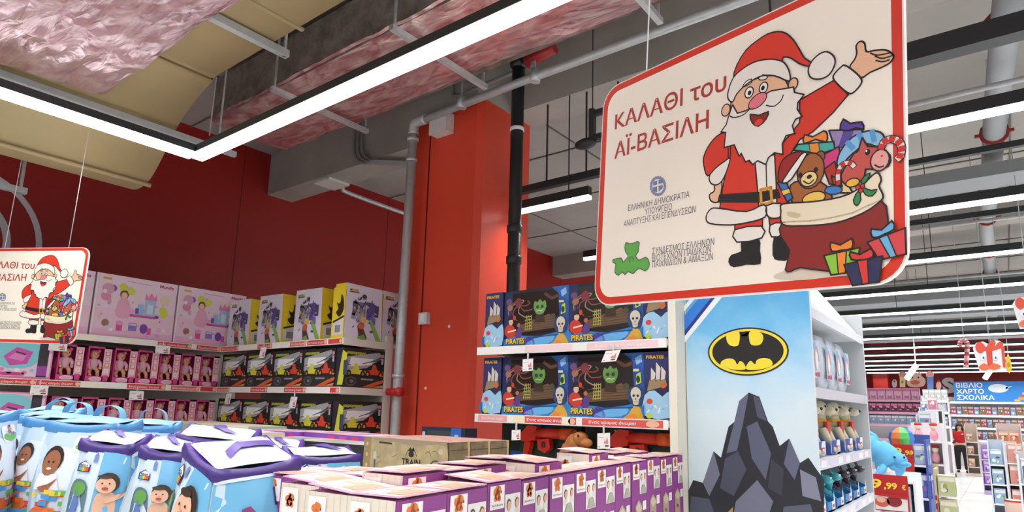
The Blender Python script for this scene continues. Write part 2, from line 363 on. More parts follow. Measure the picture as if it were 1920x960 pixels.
for i, y in enumerate(rows[1:]):
    x0 = (-3.7, -3.4, -3.6, -4.2)[min(i, 3)]
    lamp_row(y, x0, 9, '%s lamp row beyond the big sign counted going deeper into the store' % NTH[i])
for i, y in enumerate((0., -2., -4.)):
    t = lamp('ceiling_lamp', (-3.4, y), (7, y), 'lamp row over the front of the store, %s behind the camera' % NTH[i], .055, .075, .032)
# short spot lamps near the back wall, track spots
for i, (px, py, qx, qy, Y) in enumerate(((1735, 688, 1790, 686, 15), (1668, 690, 1700, 690, 14))): pass
for i, (px, py) in enumerate(((1852, 700), (1706, 700))):
    q = atY(px, py, 18-2*i); t = thing('track_spot', 'short white tube spot lamp pointing down %s' % ('beside the hanging gift cutout' if i == 0 else 'above the cutout faces on the shelf top'), 'lamp', q)
    g = wg(t); g.tube([q+Vector((.12, .1, .18)), q-Vector((.06, .05, .12))], .055, M('white_lamp_tube', 'f2f4f4', .4, emit=.8), 10); mk('spot_body', g, t)
    g = wg(t); g.box((q.x+.1, q.y+.09, q.z+.16), (q.x+.12, q.y+.11, 5.0), pl); mk('stem', g, t)
# black busbar rails and trays
for i, (y, z, r, x0, x1, lab) in enumerate(((4.27, 3.98, .035, -1.05, 9, 'thin black busbar rail above the first lamp row'), (4.3, 3.72, .03, -3.3, -1.9, 'black rail carrying the short lamp beside the column'), (3.55, 3.62, .05, -1.2, 9, 'thick black cable tray passing behind the top of the big sign'), (6.1, 3.95, .025, -3.2, 9, 'black busbar rail above the second lamp row'), (8.1, 3.95, .03, -3, 9, 'black busbar rail above the third lamp row'))):
    g = G(); g.box((x0, y-r, z-r), (x1, y+r, z+r), dark)
    for x in (x0+.3, (x0+x1)/2, x1-.4): g.box((x, y-.006, z), (x+.012, y+.006, 5.0), dark)
    mk('busbar_rail', g, label=lab, cat='rail')
g = G(); b0 = Vector((-2.36, 4.0, 4.1)); g.box((-2.36, 3.98, 4.06), (-1.7, 4.02, 4.1), dark); g.box((-2.38, 3.975, 3.84), (-2.34, 4.025, 4.12), dark); g.box((-2.35, 3.98, 3.86), (-1.7, 4.02, 3.9), dark); g.ball((-2.42, 4, 3.85), (.1, .05, .045), dark, 10, 6); g.box((-2.362, 3.998, 4.1), (-2.355, 4.004, 5.0), dark)
mk('bracket_frame', g, label='black bracket frame hanging beside the big sign', cat='bracket')
# plastic soil pipe along the ceiling with red clamps
t = thing('soil_pipe', 'thick grey pipe running under the ceiling into the store with red clamps', 'pipe', (.15, 10, 4.5))
g = wg(t); gp = M('grey_pvc', '9a9c9f', .5); g.tube([(.255, 3.98, 4.3), (.149, 6.12, 4.3), (0.009, 9.93, 4.3), (-.1, 26, 4.3)], .085, gp, 14); mk('pipe_body', g, t)
for y in (4.8, 6.7, 8.6, 9.6, 11.6, 13.4, 15.4):
    x = .149-(y-6.12)*.0368 if y < 9.93 else .009-(y-9.93)*.0068
    g = wg(t); g.tube([(x, y-.02, 4.3), (x, y+.02, 4.3)], .11, M('clamp_red', '8e2a2c', .5), 12); g.box((x-.14, y-.012, 4.285), (x+.14, y+.012, 4.31), M('clamp_red')); g.box((x-.006, y-.006, 4.38), (x+.006, y+.006, 5.0), gal); mk('pipe_clamp', g, t, label='red clamp')
for i, (y, z) in enumerate(((5.2, 4.08), (7.4, 4.16), (9.2, 4.16), (12.8, 4.16))):
    pipe('sprinkler_line', [(-2.9, y, z), (9, y, z)], .022, gal, 'thin steel sprinkler line crossing under the ceiling, %s one deeper in' % NTH[i])
g = G(); g.box((-2.0, 6.9, 3.98), (9, 7.3, 4.1), M('dull_duct', '8d9092', .5, .3)); mk('cable_duct', g, label='flat grey duct crossing under the ceiling behind the lamp rows', cat='duct')
for (y) in (13.0, 15.0, 19.5):
    g = G(); g.box((-4, y, 3.85), (9, y+.6, 4.18), M('dull_duct')); mk('cable_duct', g, label='grey air duct crossing the ceiling %s' % {13.0: 'between the fifth and sixth lamp rows', 15.0: 'between the sixth and seventh lamp rows', 19.5: 'far back above the aisle'}[y], cat='duct')

# ------------------------------------------------------------------ the two hanging signs (printed board, one design)
SO = Vector((-1.05346, 1.86500, 2.94127)); SU = Vector((.95587, -.28692, -.0632)).normalized(); SN = SU.cross(Vector((.02703, -.00692, .7872))).normalized(); SV = SN.cross(SU)
SW, SH = 1.0, .787
def make_sign():
    g = G(); cream = M('sign_cream_print', 'fbf3e2', .38); rd = M('sign_red_print', 'd93a24', .35); edge = M('sign_white_edge', 'eceae6', .5)
    pts = rrect(0, -SH, SW, SH, .075, 7)
    n = len(pts); A = [g.add((u, -.0, v)) for u, v in pts]; B = [g.add((u, .012, v)) for u, v in pts]
    g.idx(A, edge); g.idx(B[::-1], edge)
    for k in range(n): g.idx([A[k], B[k], B[(k+1) % n], A[(k+1) % n]], edge)
    fr = Fr(g, (0, 0, 0), (1, 0, 0), (0, 0, 1), .0004)
    fr.poly(rrect(.004, -SH+.004, SW-.008, SH-.008, .072, 7), rd, 1)
    fr.poly(rrect(.027, -SH+.027, SW-.054, SH-.054, .055, 7), cream, 2)
    return g
def uv(x, y): q = atP(x, y, SO, SN)-SO; return (q.dot(SU), q.dot(SV))
def art():
    g = G(); fr = Fr(g, (0, 0, 0), (1, 0, 0), (0, 0, 1), .00035)
    K = '2a2320'; RED = 'dc3a26'; WH = 'f1ece1'; SK = 'f0bf98'
    def sh(pts, m, l, sm=3, ow=.0042, oc=K):
        q = [uv(*p) for p in pts]; q = spl(q, sm) if sm else q
        fr.poly(q, m, l)
        if ow: fr.line(q, ow, oc, l+.5, True)
    def cir(x, y, rx, ry, m, l, ow=.0035, rot=0):
        a = uv(x, y); b = uv(x+rx, y); c = uv(x, y+ry); RX = abs(b[0]-a[0]); RY = abs(c[1]-a[1])
        fr.ell(a[0], a[1], RX, RY, m, l, 16, rot)
        if ow:
            fr.line([(a[0]+RX*math.cos(t)*math.cos(rot)-RY*math.sin(t)*math.sin(rot), a[1]+RX*math.cos(t)*math.sin(rot)+RY*math.sin(t)*math.cos(rot)) for t in [2*PI*k/16 for k in range(16)]], ow, K, l+.5, True)
    def ln(pts, l, w=.0035, m=K): fr.line(spl([uv(*p) for p in pts], 4, False), w, m, l)
    L = 4
    cir(1520, 512, 78, 12, 'd8cdb8', L, 0)
    # legs and boots
    sh([(1378, 418), (1430, 405), (1430, 430), (1378, 436)], RED, L, 0); sh([(1442, 408), (1466, 404), (1466, 424), (1444, 426)], RED, L, 0)
    sh([(1391, 450), (1422, 446), (1424, 470), (1425, 494), (1400, 495), (1376, 500), (1367, 491), (1372, 479), (1391, 472)], '1d1c1d', L, 2)
    sh([(1453, 440), (1469, 438), (1481, 482), (1460, 487), (1450, 478)], '1d1c1d', L, 2)
    sh([(1378, 431), (1428, 424), (1429, 446), (1382, 454)], WH, L+1, 2); sh([(1444, 423), (1466, 418), (1467, 440), (1447, 444)], WH, L+1, 2)
    # far hand on the hip, far arm
    sh([(1341, 345), (1354, 341), (1350, 372), (1343, 380), (1333, 376), (1331, 365), (1340, 358)], SK, L+1, 3)
    sh([(1366, 252), (1350, 252), (1333, 268), (1321, 291), (1320, 309), (1327, 330), (1342, 316), (1358, 304), (1370, 292)], RED, L+1, 3)
    sh([(1359, 303), (1370, 297), (1362, 324), (1353, 341), (1343, 347), (1333, 343), (1331, 330), (1343, 315)], WH, L+2, 3)
    # waving hand, coat
    sh([(1594, 128), (1603, 112), (1607, 100), (1606, 86), (1614, 78), (1622, 82), (1625, 97), (1640, 95), (1660, 94), (1672, 100), (1676, 107), (1669, 118), (1653, 127), (1632, 136), (1614, 146)], SK, L+1, 3)
    ln([(1633, 100), (1645, 104), (1668, 100)], L+3); ln([(1642, 106), (1655, 110), (1673, 105)], L+3); ln([(1643, 114), (1656, 116), (1668, 113)], L+3)
    sh([(1366, 262), (1378, 272), (1453, 285), (1480, 255), (1500, 230), (1500, 188), (1566, 150), (1591, 178), (1562, 212), (1525, 247), (1500, 262), (1482, 290), (1472, 320), (1482, 400), (1440, 404), (1395, 398), (1350, 390), (1356, 350), (1366, 300)], RED, L+1.2, 0)
    sh([(1585, 123), (1602, 134), (1616, 149), (1613, 161), (1599, 175), (1588, 173), (1573, 160), (1563, 147), (1567, 137), (1578, 126)], WH, L+2.4, 3)
    sh([(1416, 300), (1453, 290), (1456, 345), (1458, 404), (1424, 400), (1421, 355)], WH, L+2, 0); ln([(1437, 300), (1438, 345), (1439, 360)], L+3)
    sh([(1350, 366), (1425, 361), (1459, 356), (1463, 370), (1425, 379), (1347, 379)], '211e1d', L+3, 0)
    q = [uv(*p) for p in ((1427, 356), (1446, 352), (1448, 380), (1428, 384))]; fr.line(q, .008, 'e39a2c', L+4, True)
    sh([(1334, 392), (1350, 391), (1400, 397), (1433, 384), (1438, 400), (1430, 410), (1400, 418), (1369, 422), (1331, 419), (1325, 406)], WH, L+4, 3)
    sh([(1438, 386), (1465, 382), (1467, 404), (1452, 410), (1440, 405)], WH, L+4, 2)
    # head
    cir(1362, 207, 8, 11, SK, L+4); cir(1488, 158, 9, 11, SK, L+4)
    sh([(1376, 222), (1372, 193), (1385, 168), (1410, 152), (1440, 143), (1468, 146), (1480, 168), (1470, 200), (1420, 225)], SK, L+5, 3)
    sh([(1375, 197), (1367, 220), (1363, 234), (1353, 248), (1362, 249), (1359, 277), (1378, 272), (1387, 293), (1391, 288), (1399, 304), (1406, 301), (1412, 309), (1422, 302), (1437, 309), (1442, 296), (1453, 287), (1469, 290), (1468, 270), (1475, 255), (1491, 251), (1487, 236), (1493, 224), (1505, 219), (1496, 205), (1497, 193), (1509, 178), (1491, 174), (1489, 164), (1472, 167), (1448, 171), (1434, 178), (1420, 196), (1400, 208), (1384, 213)], WH, L+6, 0)
    sh([(1408, 215), (1424, 217), (1442, 210), (1438, 224), (1424, 237), (1412, 231)], '8f1f1c', L+7, 2); cir(1424, 230, 8, 6, 'e2452f', L+8, 0)
    ln([(1407, 205), (1395, 216), (1378, 221), (1370, 218)], L+7); ln([(1438, 198), (1452, 200), (1465, 190), (1470, 179)], L+7)
    cir(1406, 174, 8, 10, 'fbfaf5', L+7); cir(1433, 165, 8, 10, 'fbfaf5', L+7); cir(1407, 175, 3.5, 4.5, '1e1a18', L+9, 0); cir(1432, 166, 3.5, 4.5, '1e1a18', L+9, 0)
    sh([(1394, 164), (1400, 154), (1410, 149), (1411, 155), (1402, 161)], WH, L+8, 2, .003); sh([(1424, 148), (1432, 141), (1440, 144), (1438, 149), (1428, 151)], WH, L+8, 2, .003)
    cir(1422, 190, 18, 12, 'e8808a', L+9, .003, .35)
    # cap
    sh([(1377, 145), (1383, 123), (1400, 95), (1420, 78), (1440, 65), (1460, 60), (1476, 64), (1489, 76), (1500, 93), (1510, 110), (1524, 119), (1518, 125), (1500, 120), (1485, 110), (1470, 108), (1462, 120), (1420, 122), (1390, 140)], RED, L+7, 2)
    sh([(1377, 146), (1367, 172), (1367, 186), (1375, 192), (1383, 177), (1400, 160), (1427, 144), (1454, 143), (1480, 153), (1483, 142), (1478, 127), (1468, 116), (1447, 112), (1420, 116), (1397, 128)], WH, L+8, 3)
    sh([(1517, 134), (1523, 117), (1537, 103), (1552, 98), (1565, 107), (1567, 121), (1557, 140), (1540, 149), (1523, 147)], WH, L+8, 3)
    # things in the sack
    sh([(1600, 262), (1555, 245), (1618, 243), (1605, 272), (1566, 278)][1:], '9b87b8', L+2, 0); sh([(1582, 246), (1602, 245), (1590, 275), (1572, 277)], '5a4796', L+3, 0, 0)
    sh([(1576, 243), (1582, 224), (1595, 232), (1616, 229), (1620, 243), (1606, 240), (1594, 245)], '5b3f9c', L+3.5, 2)
    sh([(1489, 282), (1497, 271), (1564, 266), (1566, 280), (1540, 288)], '42b0a4', L+3, 0); sh([(1518, 270), (1536, 268), (1538, 288), (1520, 286)], 'e8923a', L+4, 0, .002)
    sh([(1508, 270), (1510, 253), (1525, 257), (1545, 246), (1552, 252), (1550, 267), (1530, 262)], 'ee8a35', L+4.5, 2)
    sh([(1543, 291), (1558, 284), (1574, 275), (1577, 300), (1571, 326), (1546, 322)], 'd23f7c', L+4, 0); sh([(1546, 318), (1566, 303), (1572, 325), (1580, 350), (1556, 345)], 'b5322c', L+4.6, 0); sh([(1560, 330), (1590, 345), (1600, 362), (1565, 362)], 'f0d49a', L+4.4, 0)
    sh([(1570, 308), (1577, 284), (1599, 258), (1628, 246), (1652, 249), (1659, 262), (1646, 275), (1625, 270), (1605, 284), (1588, 300), (1578, 318)], '8fc3e6', L+5, 3)
    for a, b in (((1590, 268), (1600, 278)), ((1612, 252), (1618, 266)), ((1636, 247), (1640, 264))): fr.line([uv(*a), uv(*b)], .012, '5a9fd4', L+6)
    sh([(1578, 330), (1590, 308), (1603, 288), (1611, 283), (1618, 259), (1628, 275), (1650, 276), (1670, 292), (1667, 312), (1645, 319), (1624, 318), (1620, 338), (1587, 347)], 'c8564c', L+7, 2)
    cir(1651, 301, 18, 20, 'e9a49c', L+8); cir(1628, 286, 5, 6, '1e1a18', L+8, 0); cir(1626, 284, 1.6, 2, 'ffffff', L+9, 0); cir(1655, 293, 2, 2, 'a8443c', L+9, 0); ln([(1642, 310), (1650, 314), (1658, 312)], L+9)
    for (cx, pts, w) in ((0, [(1654, 277), (1660, 266), (1672, 262), (1686, 266), (1692, 278), (1690, 292), (1686, 297)], .020), (1, [(1573, 345), (1573, 325), (1580, 310), (1594, 306), (1602, 312)], .014)):
        q = spl([uv(*p) for p in pts], 4, False); fr.line(q, w*.7+.004, K, L+8.2); fr.line(q, w*.7, 'f3ede3', L+8.6)
        for k in range(0, len(q)-2, 4): fr.line(q[k:k+2], w*.7, 'cf2f2c', L+9)
    cir(1539, 294, 9, 10, '9a5a34', L+6); cir(1521, 321, 26, 33, 'a8622f', L+7); sh([(1483, 348), (1505, 340), (1540, 342), (1556, 358), (1556, 382), (1490, 386)], 'a8622f', L+6, 2)
    cir(1527, 372, 22, 12, 'efc75e', L+7, .003); cir(1518, 336, 16, 14, 'f0d48c', L+8, .003); cir(1519, 332, 5, 4, '2a1a12', L+9, 0); cir(1502, 329, 4, 5, '1e1a18', L+9, 0); cir(1531, 319, 4, 5, '1e1a18', L+9, 0); ln([(1508, 340), (1518, 345), (1527, 338)], L+9)
    sh([(1493, 286), (1507, 287), (1486, 318), (1468, 343), (1460, 335), (1465, 308), (1476, 294)], '9c2420', L+8, 2); sh([(1503, 291), (1514, 287), (1512, 294), (1486, 336), (1472, 344), (1470, 338)], WH, L+9, 2)
    sh([(1459, 343), (1474, 338), (1488, 372), (1477, 379)], '3a70b8', L+7, 0); sh([(1466, 358), (1481, 354), (1484, 362), (1470, 367)], 'f2c64f', L+8, 0, .002)
    cir(1564, 357, 17, 8, '3f7fc6', L+8, .003, -.2); cir(1600, 343, 13, 8, 'f0b64a', L+8, .003)
    # sack
    sh([(1468, 418), (1466, 445), (1482, 470), (1474, 506), (1485, 509), (1503, 502), (1557, 509), (1620, 500), (1662, 450), (1666, 408), (1653, 376), (1600, 400), (1520, 415)], '8c2722', L+9.5, 2)
    sh([(1470, 383), (1466, 396), (1469, 421), (1503, 424), (1566, 419), (1620, 400), (1653, 377), (1657, 366), (1650, 350), (1654, 338), (1648, 325), (1637, 330), (1612, 354), (1578, 370), (1524, 379)], 'eee0c2', L+10, 3)
    sh([(1480, 397), (1503, 402), (1497, 410), (1478, 405)], 'd2c29a', L+11, 2, 0)
    for p in ([(1618, 352), (1635, 358), (1646, 356), (1638, 368), (1625, 366)], [(1612, 358), (1616, 375), (1608, 387), (1602, 376)], [(1622, 345), (1630, 335), (1633, 325), (1622, 332), (1616, 342)]): sh(p, '2f8a4c', L+12, 2, .003)
    for x, y in ((1611, 352), (1619, 350), (1616, 358)): cir(x, y, 4.5, 4.5, 'd8322c', L+13, .002)
    # parcels in front
    def parcel(body, rib, bow, cb, cr, cw, l):
        sh(body, cb, l, 0); sh(rib, cr, l+1, 0, .003); sh(bow, cw, l+2, 2)
    parcel([(1628, 455), (1699, 428), (1701, 477), (1650, 488)], [(1650, 447), (1666, 441), (1683, 481), (1671, 484)], [(1637, 444), (1636, 430), (1655, 432), (1674, 415), (1679, 430), (1660, 440), (1646, 446)], 'd8474a', '6cb3df', '6cb3df', L+12)
    parcel([(1547, 480), (1614, 465), (1607, 510), (1560, 516)], [(1571, 475), (1589, 471), (1587, 512), (1574, 514)], [(1562, 472), (1560, 455), (1578, 460), (1599, 448), (1600, 466), (1580, 470)], '8dc63f', 'ee8a35', 'ee8a35', L+13)
    parcel([(1585, 497), (1657, 481), (1651, 529), (1601, 536)], [(1610, 490), (1629, 486), (1631, 531), (1620, 534)], [(1599, 487), (1597, 473), (1615, 478), (1636, 467), (1640, 482), (1620, 488)], '2e3157', 'd83a35', 'd83a35', L+16)
    # emblem of the republic, toy makers' mark
    for k in range(20): t = 2*PI*k/20; cir(1234+13*math.cos(t), 349+16*math.sin(t), 2.6, 3.2, '8d99b4', L, 0)
    sh([(1225, 341), (1243, 336), (1243, 353), (1234, 361), (1225, 358)], '6f83ad', L+1, 0, 0); fr.line([uv(1234, 338), uv(1234, 360)], .006, 'f3ead6', L+2); fr.line([uv(1225, 350), uv(1243, 345)], .006, 'f3ead6', L+2)
    sh([(1174, 455), (1180, 457), (1189, 456), (1195, 453), (1199, 456), (1197, 464), (1197, 472), (1192, 480), (1198, 488), (1205, 485), (1212, 483), (1217, 490), (1217, 500), (1210, 508), (1200, 503), (1193, 507), (1187, 513), (1178, 509), (1172, 515), (1167, 510), (1160, 516), (1153, 510), (1155, 495), (1150, 492), (1150, 487), (1165, 484), (1168, 492), (1173, 487), (1178, 480), (1173, 472), (1172, 463)], '62b24c', L, 2, .004, '5d7a66')
    ln([(1182, 492), (1180, 485), (1186, 482), (1188, 490)], L+2, .003, '5d7a66')
    return g
def texts():
    g = G(); fr = Fr(g, (0, 0, 0), (1, 0, 0), (0, 0, 1), .0004)
    def tx(s, a, b, h, m, bold): p, q = uv(*a), uv(*b); fr.text(s, p[0], p[1], h, m, 4, q[0]-p[0], bold, dv=(q[1]-p[1])/(q[0]-p[0]))
    hk = uv(1154, 215)[1]-uv(1153, 243)[1]
    tx('ΚΑΛΑΘΙ του', (1153, 243), (1362, 168), hk, 'b23a2c', .014); tx('ΑΪ-ΒΑΣΙΛΗ', (1152, 298), (1329, 240), hk*1.02, 'b23a2c', .014)
    for s, a, b in (('ΕΛΛΗΝΙΚΗ ΔΗΜΟΚΡΑΤΙΑ', (1178, 396), (1293, 370)), ('ΥΠΟΥΡΓΕΙΟ', (1209, 403), (1260, 393)), ('ΑΝΑΠΤΥΞΗΣ ΚΑΙ ΕΠΕΝΔΥΣΕΩΝ', (1170, 425), (1304, 398)), ('ΣΥΝΔΕΣΜΟΣ ΕΛΛΗΝΩΝ', (1223, 477), (1339, 459)), ('ΒΙΟΤΕΧΝΩΝ ΠΑΙΔΙΚΩΝ', (1223, 490), (1333, 473)), ('ΠΑΙΧΝΙΔΙΩΝ & ΑΜΑΞΩΝ', (1223, 502), (1337, 487))): tx(s, a, b, hk*.37, '6c6a72', 0.)
    return g
def sign_matrix(O, U, s, roll=0):
    U = Vector(U if len(U) == 3 else (U[0], U[1], 0)).normalized(); V = Vector((0, 0, 1)); V = (V-U*V.dot(U)).normalized()
    m = Matrix((U, V.cross(U), V)).transposed().to_4x4(); m.translation = O
    return m @ Matrix.Rotation(roll, 4, 'Y') @ Matrix.Scale(s, 4)
big = thing('hanging_sign', 'big cream hanging sign with red rim, above the pirate boxes and the blue panel', 'sign', sign_matrix(SO, SU, 1), 'hanging basket signs')
mk('sign_board', make_sign(), big); mk('printed_picture', art(), big); mk('printed_lettering', texts(), big)
g = G(); g.tube([(.2, .006, -.03), (.205, .006, 1.03)], .0025, M('nylon_cord', 'd9d9d9', .4), 5); mk('hanging_cord', g, big)
g = G(); g.tube([(.8, .006, -.03), (.805, .006, 1.03)], .0025, M('nylon_cord'), 5); mk('hanging_cord', g, big)
small = dup(big, sign_matrix(Vector((-5.37, 1.085, 2.775)), (.89, .43), .86, .02) @ Matrix.Diagonal((1, 1, .93, 1)), 'smaller cream hanging sign with red rim in front of the pink playset boxes')
small.rotation_mode = 'XYZ'
# white ring stickers on the red wall
wht = M('wall_sticker_white', 'c9c2cc', .5)
for i, (r, w) in enumerate(((.72, .05), (.47, .06), (.2, .075))):
    g = G(); n = 48; cy, cz = 1.22, 3.2
    for k in range(n):
        a, b = 2*PI*k/n, 2*PI*(k+1)/n; q = []
        for (rr, t) in ((r, a), (r, b), (r-w, b), (r-w, a)): q.append((cy+rr*math.cos(t), cz+rr*math.sin(t)))
        g.hexa([(-7.4, *p) for p in q][::-1], [(-7.392, *p) for p in q][::-1], wht)
    mk('ring_sticker', g, label='%s white ring sticker on the dark red wall above the sign' % ('outermost', 'middle', 'innermost')[i], cat='sticker')

# ------------------------------------------------------------------ shelving by the red wall
cream = M('shelf_cream_metal', 'd8d3c8', .5); shw = M('shelf_white_strip', 'f1efec', .4)
def strip(fr, L, h, seed, lo=.08):
    """white price strip with red printed slogans and paper price slips"""
    rnd = random.Random(seed); u = .01
    fr.rect(0, 0, L, h, 'f3efec', 1)
    while u < L-.1:
        w = rnd.uniform(.22, .34)
        w = min(w, L-u-.01)
        if rnd.random() < .8:
            fr.rect(u, h*.12, w, h*.76, rnd.choice(('d9483f', 'd8403a', 'e06a60')), 2)
            if w > .2: fr.text('Ένας κόσμος όνειρο!', u+.012, h*.32, h*.33, 'f8e6e2', 3, w*.78, .02, .15)
            fr.ell(u+w-.02, h*.5, .02, h*.32, 'f0c0a0', 3, 8)
        else: fr.rect(u, h*.1, w*.5, h*.8, rnd.choice(('f6eeda', 'f7f4ee', 'f5ecb8')), 2)
        u += w+rnd.uniform(.0, .05)
def price_tag(px, py, plane, w=.085, h=.075, tilt=0., label=None):
    q = plane(px, py); return q
def tag_card(O, eu, label, w=.09, h=.08, tw=0.):
    """paper price card on a little clear hanger; O = top centre"""
    eu = Vector(eu).normalized(); ev = Vector((math.sin(tw)*eu.x, math.sin(tw)*eu.y, math.cos(tw))); n = eu.cross(ev)
    t = thing('price_card', label, 'price card', O, 'paper price cards')
    g = wg(t); O = Vector(O)
    q = [O+eu*a+ev*b for a, b in ((-w/2, -h), (w/2, -h), (w/2, 0), (-w/2, 0))]
    g.hexa(q, [p+n*.0015 for p in q], P('f6f1f0'))
    fr = Fr(g, q[0]+n*.0015, eu, ev); fr.poly([(w*.5, h*.35), (w*.62, h*.6), (w*.66, h*.45), (w*.8, h*.75), (w*.88, h*.3), (w*.7, h*.28)], 'd88a8e', 1); fr.rect(w*.6, h*.12, w*.3, h*.1, '5a4a4e', 1); fr.rect(w*.1, h*.1, w*.12, h*.06, '8a8084', 1); fr.rect(w*.12, h*.7, w*.4, h*.05, 'c8c0c4', 1)
    mk('card', g, t)
    g = wg(t); g.box((O.x-.004, O.y-.004, O.z-.005), (O.x+.004, O.y+.004, O.z+.045), M('clear_hanger', 'd5d8dc', .2)); mk('clip', g, t)
    return t
XF, YC, XO = -6.2, 3.23, -4.25           # pink front, car front, outer corner
shelfz = (2.335, 1.935, 1.50)
t = thing('wall_shelving', 'long cream wall shelving with pink toy boxes under the ring stickers', 'shelving', (-6.5, 1, 0))
for i, z in enumerate(shelfz):
    g = wg(t); g.box((-6.75, -2, z-.035), (XF, YC+.5, z), cream); mk('shelf_board', g, t)
    g = wg(t); g.box((XF, -2, z-.05), (XF+.008, YC, z+.004), shw); strip(Fr(g, (XF+.008, -2, z-.05), (0, 1, 0), (0, 0, 1)), 5.23, .054, 10+i); mk('price_strip', g, t)
g = wg(t); g.box((-6.8, -2, 0), (-6.75, YC+.5, 2.7), cream); mk('back_panel', g, t)
for y in (-.4, 1.0, 2.4): g = wg(t); g.box((-6.78, y, 0), (-6.7, y+.04, 2.72), cream); mk('upright', g, t)
g = wg(t); g.box((-6.75, -2, 0), (-6.25, YC+.5, .15), cream); mk('plinth', g, t)
t = thing('corner_shelving', 'cream shelving with race car boxes ending at the steel pole', 'shelving', (-5.2, 3.5, 0))
for i, z in enumerate(shelfz):
    g = wg(t); g.box((XF+.01, YC, z-.035), (XO, YC+(.47 if i else .6), z), cream); g.box((XO, YC, z-.055), (XO+.012, YC+.5, z+.004), cream); mk('shelf_board', g, t)
    g = wg(t); g.box((XF+.01, YC-.008, z-.05), (XO+.01, YC, z+.004), shw); strip(Fr(g, (XF+.01, YC-.008, z-.05), (1, 0, 0), (0, 0, 1)), XO-XF, .054, 20+i); mk('price_strip', g, t)
g = wg(t); g.box((XF+.01, YC+.47, 0), (XO-.02, YC+.49, 2.29), cream); mk('back_panel', g, t)
g = wg(t); g.box((XO-.06, YC+.46, 0), (XO+.01, YC+.53, 2.4), cream); mk('upright', g, t)
g = wg(t); g.box((XF+.01, YC+.02, 0), (XO, YC+.47, .15), cream); mk('plinth', g, t)

def carton(w, d, h, m, side=None, top=None):
    g = G(); g.box((-w/2, -d/2, 0), (w/2, d/2, h), m)
    F_ = Fr(g, (-w/2, -d/2, 0), (1, 0, 0), (0, 0, 1)); R_ = Fr(g, (w/2, -d/2, 0), (0, 1, 0), (0, 0, 1)); L_ = Fr(g, (-w/2, d/2, 0), (0, -1, 0), (0, 0, 1)); T_ = Fr(g, (-w/2, -d/2, h), (1, 0, 0), (0, 1, 0))
    return g, F_, R_, L_, T_
# large pale pink playset boxes
def playset():
    w, d, h = .69, .3, .555; g, f, r, l, t = carton(w, d, h, P('f3dbe8'))
    f.rect(0, 0, w, h*.45, 'f3cfe2', 1); f.rect(0, 0, w, h*.12, 'f0bcd8', 2); f.rect(.0, .0, .012, h, 'f7ecf2', 3)
    f.rect(.05, h-.05, .07, .02, 'e2b23a', 2); f.text('Mundo', w-.16, h-.055, .03, 'd0407e', 2, .13, .03)
    f.line([(.25, h-.04), (.45, h-.045)], .008, 'e8a8c4', 2)
    for (u, v, rr, m) in ((.1, h-.13, .05, 'd9a6c0'), (.1, h-.12, .03, 'f0e0d0'), (.14, h-.12, .03, '8a62b4'), (.09, h-.2, .04, 'e58fb2'), (.09, h-.2, .022, 'f8e8f0'), (w-.1, h-.17, .045, 'e8d8c0'), (w-.1, h-.17, .02, 'c06a90')): f.ell(u, v, rr, rr, m, 3+rr)
    for (u, v) in ((.22, h-.1), (.29, h-.13), (w-.11, h-.27), (w-.1, h-.3)): f.ell(u, v, .034, .034, 'd9e04a', 5)
    f.poly(spl([(.18, .2), (.2, .33), (.24, .36), (.28, .33), (.31, .26), (.36, .27), (.36, .3), (.28, .18)], 3), 'eeb0cc', 4); f.ell(.235, .39, .036, .042, '6e4a3a', 5); f.ell(.235, .38, .027, .032, 'f0c8a8', 6)
    f.rect(.3, .2, .22, .022, 'd455a4', 5); f.rect(.36, .22, .05, .1, '9fc4ea', 5); f.rect(.42, .22, .09, .15, 'a9cbee', 5); f.rect(.44, .24, .05, .09, 'd8e8f8', 6)
    f.poly([(.41, .37), (.42, .43), (.44, .39), (.465, .44), (.49, .39), (.51, .43), (.52, .37)], 'ee86bc', 6); f.rect(.34, .23, .03, .05, '7658b0', 6); f.ell(.53, .22, .02, .015, '7d4aa8', 6)
    f.ell(.11, .12, .03, .033, 'a07a60', 4); f.poly([(.07, .06), (.15, .07), (.19, .1), (.12, .1)], 'e6d0d8', 4)
    f.rect(.2, .06, .05, .07, 'e0589a', 4); f.ell(.225, .13, .03, .02, 'eda0c6', 5); f.rect(.3, .07, .07, .05, '8d80c4', 4); f.line([(.3, .125), (.31, .14), (.36, .14), (.37, .125)], .006, '8d80c4', 4); f.ell(.43, .1, .035, .045, '7d4aa8', 4); f.rect(.46, .05, .035, .06, 'e25fa4', 5); f.ell(.56, .1, .02, .026, 'e8c0cc', 4)
    rnd = random.Random(9)
    for k in range(26):
        u = rnd.uniform(.04, w-.06); v = rnd.uniform(.03, .2) if k % 2 else rnd.uniform(.25, h-.09); q_ = rnd.uniform(.008, .02)
        f.ell(u, v, q_, q_*rnd.uniform(.6, 1.2), rnd.choice(('e8a8cc', 'c8a4dc', 'f8f0f6', 'd06aa8', 'b4c8ec', 'e8c8b0')), 3+k*.02, 8)
    r.rect(0, 0, d, h, 'efb6d2', 1); return g
p0 = mk('playset_box', playset(), label='big pale pink playset box partly behind the smaller hanging sign', cat='toy box', group='big pink playset boxes', mw=TR(XF-.17, 1.70, 2.336, PI/2))
for i, y in enumerate((2.405, 3.11)): dup(p0, TR(XF-.17, y, 2.336, PI/2), 'big pale pink playset box on the top shelf, %s' % ('middle one of three' if i == 0 else 'the one touching the yellow spined boxes'))
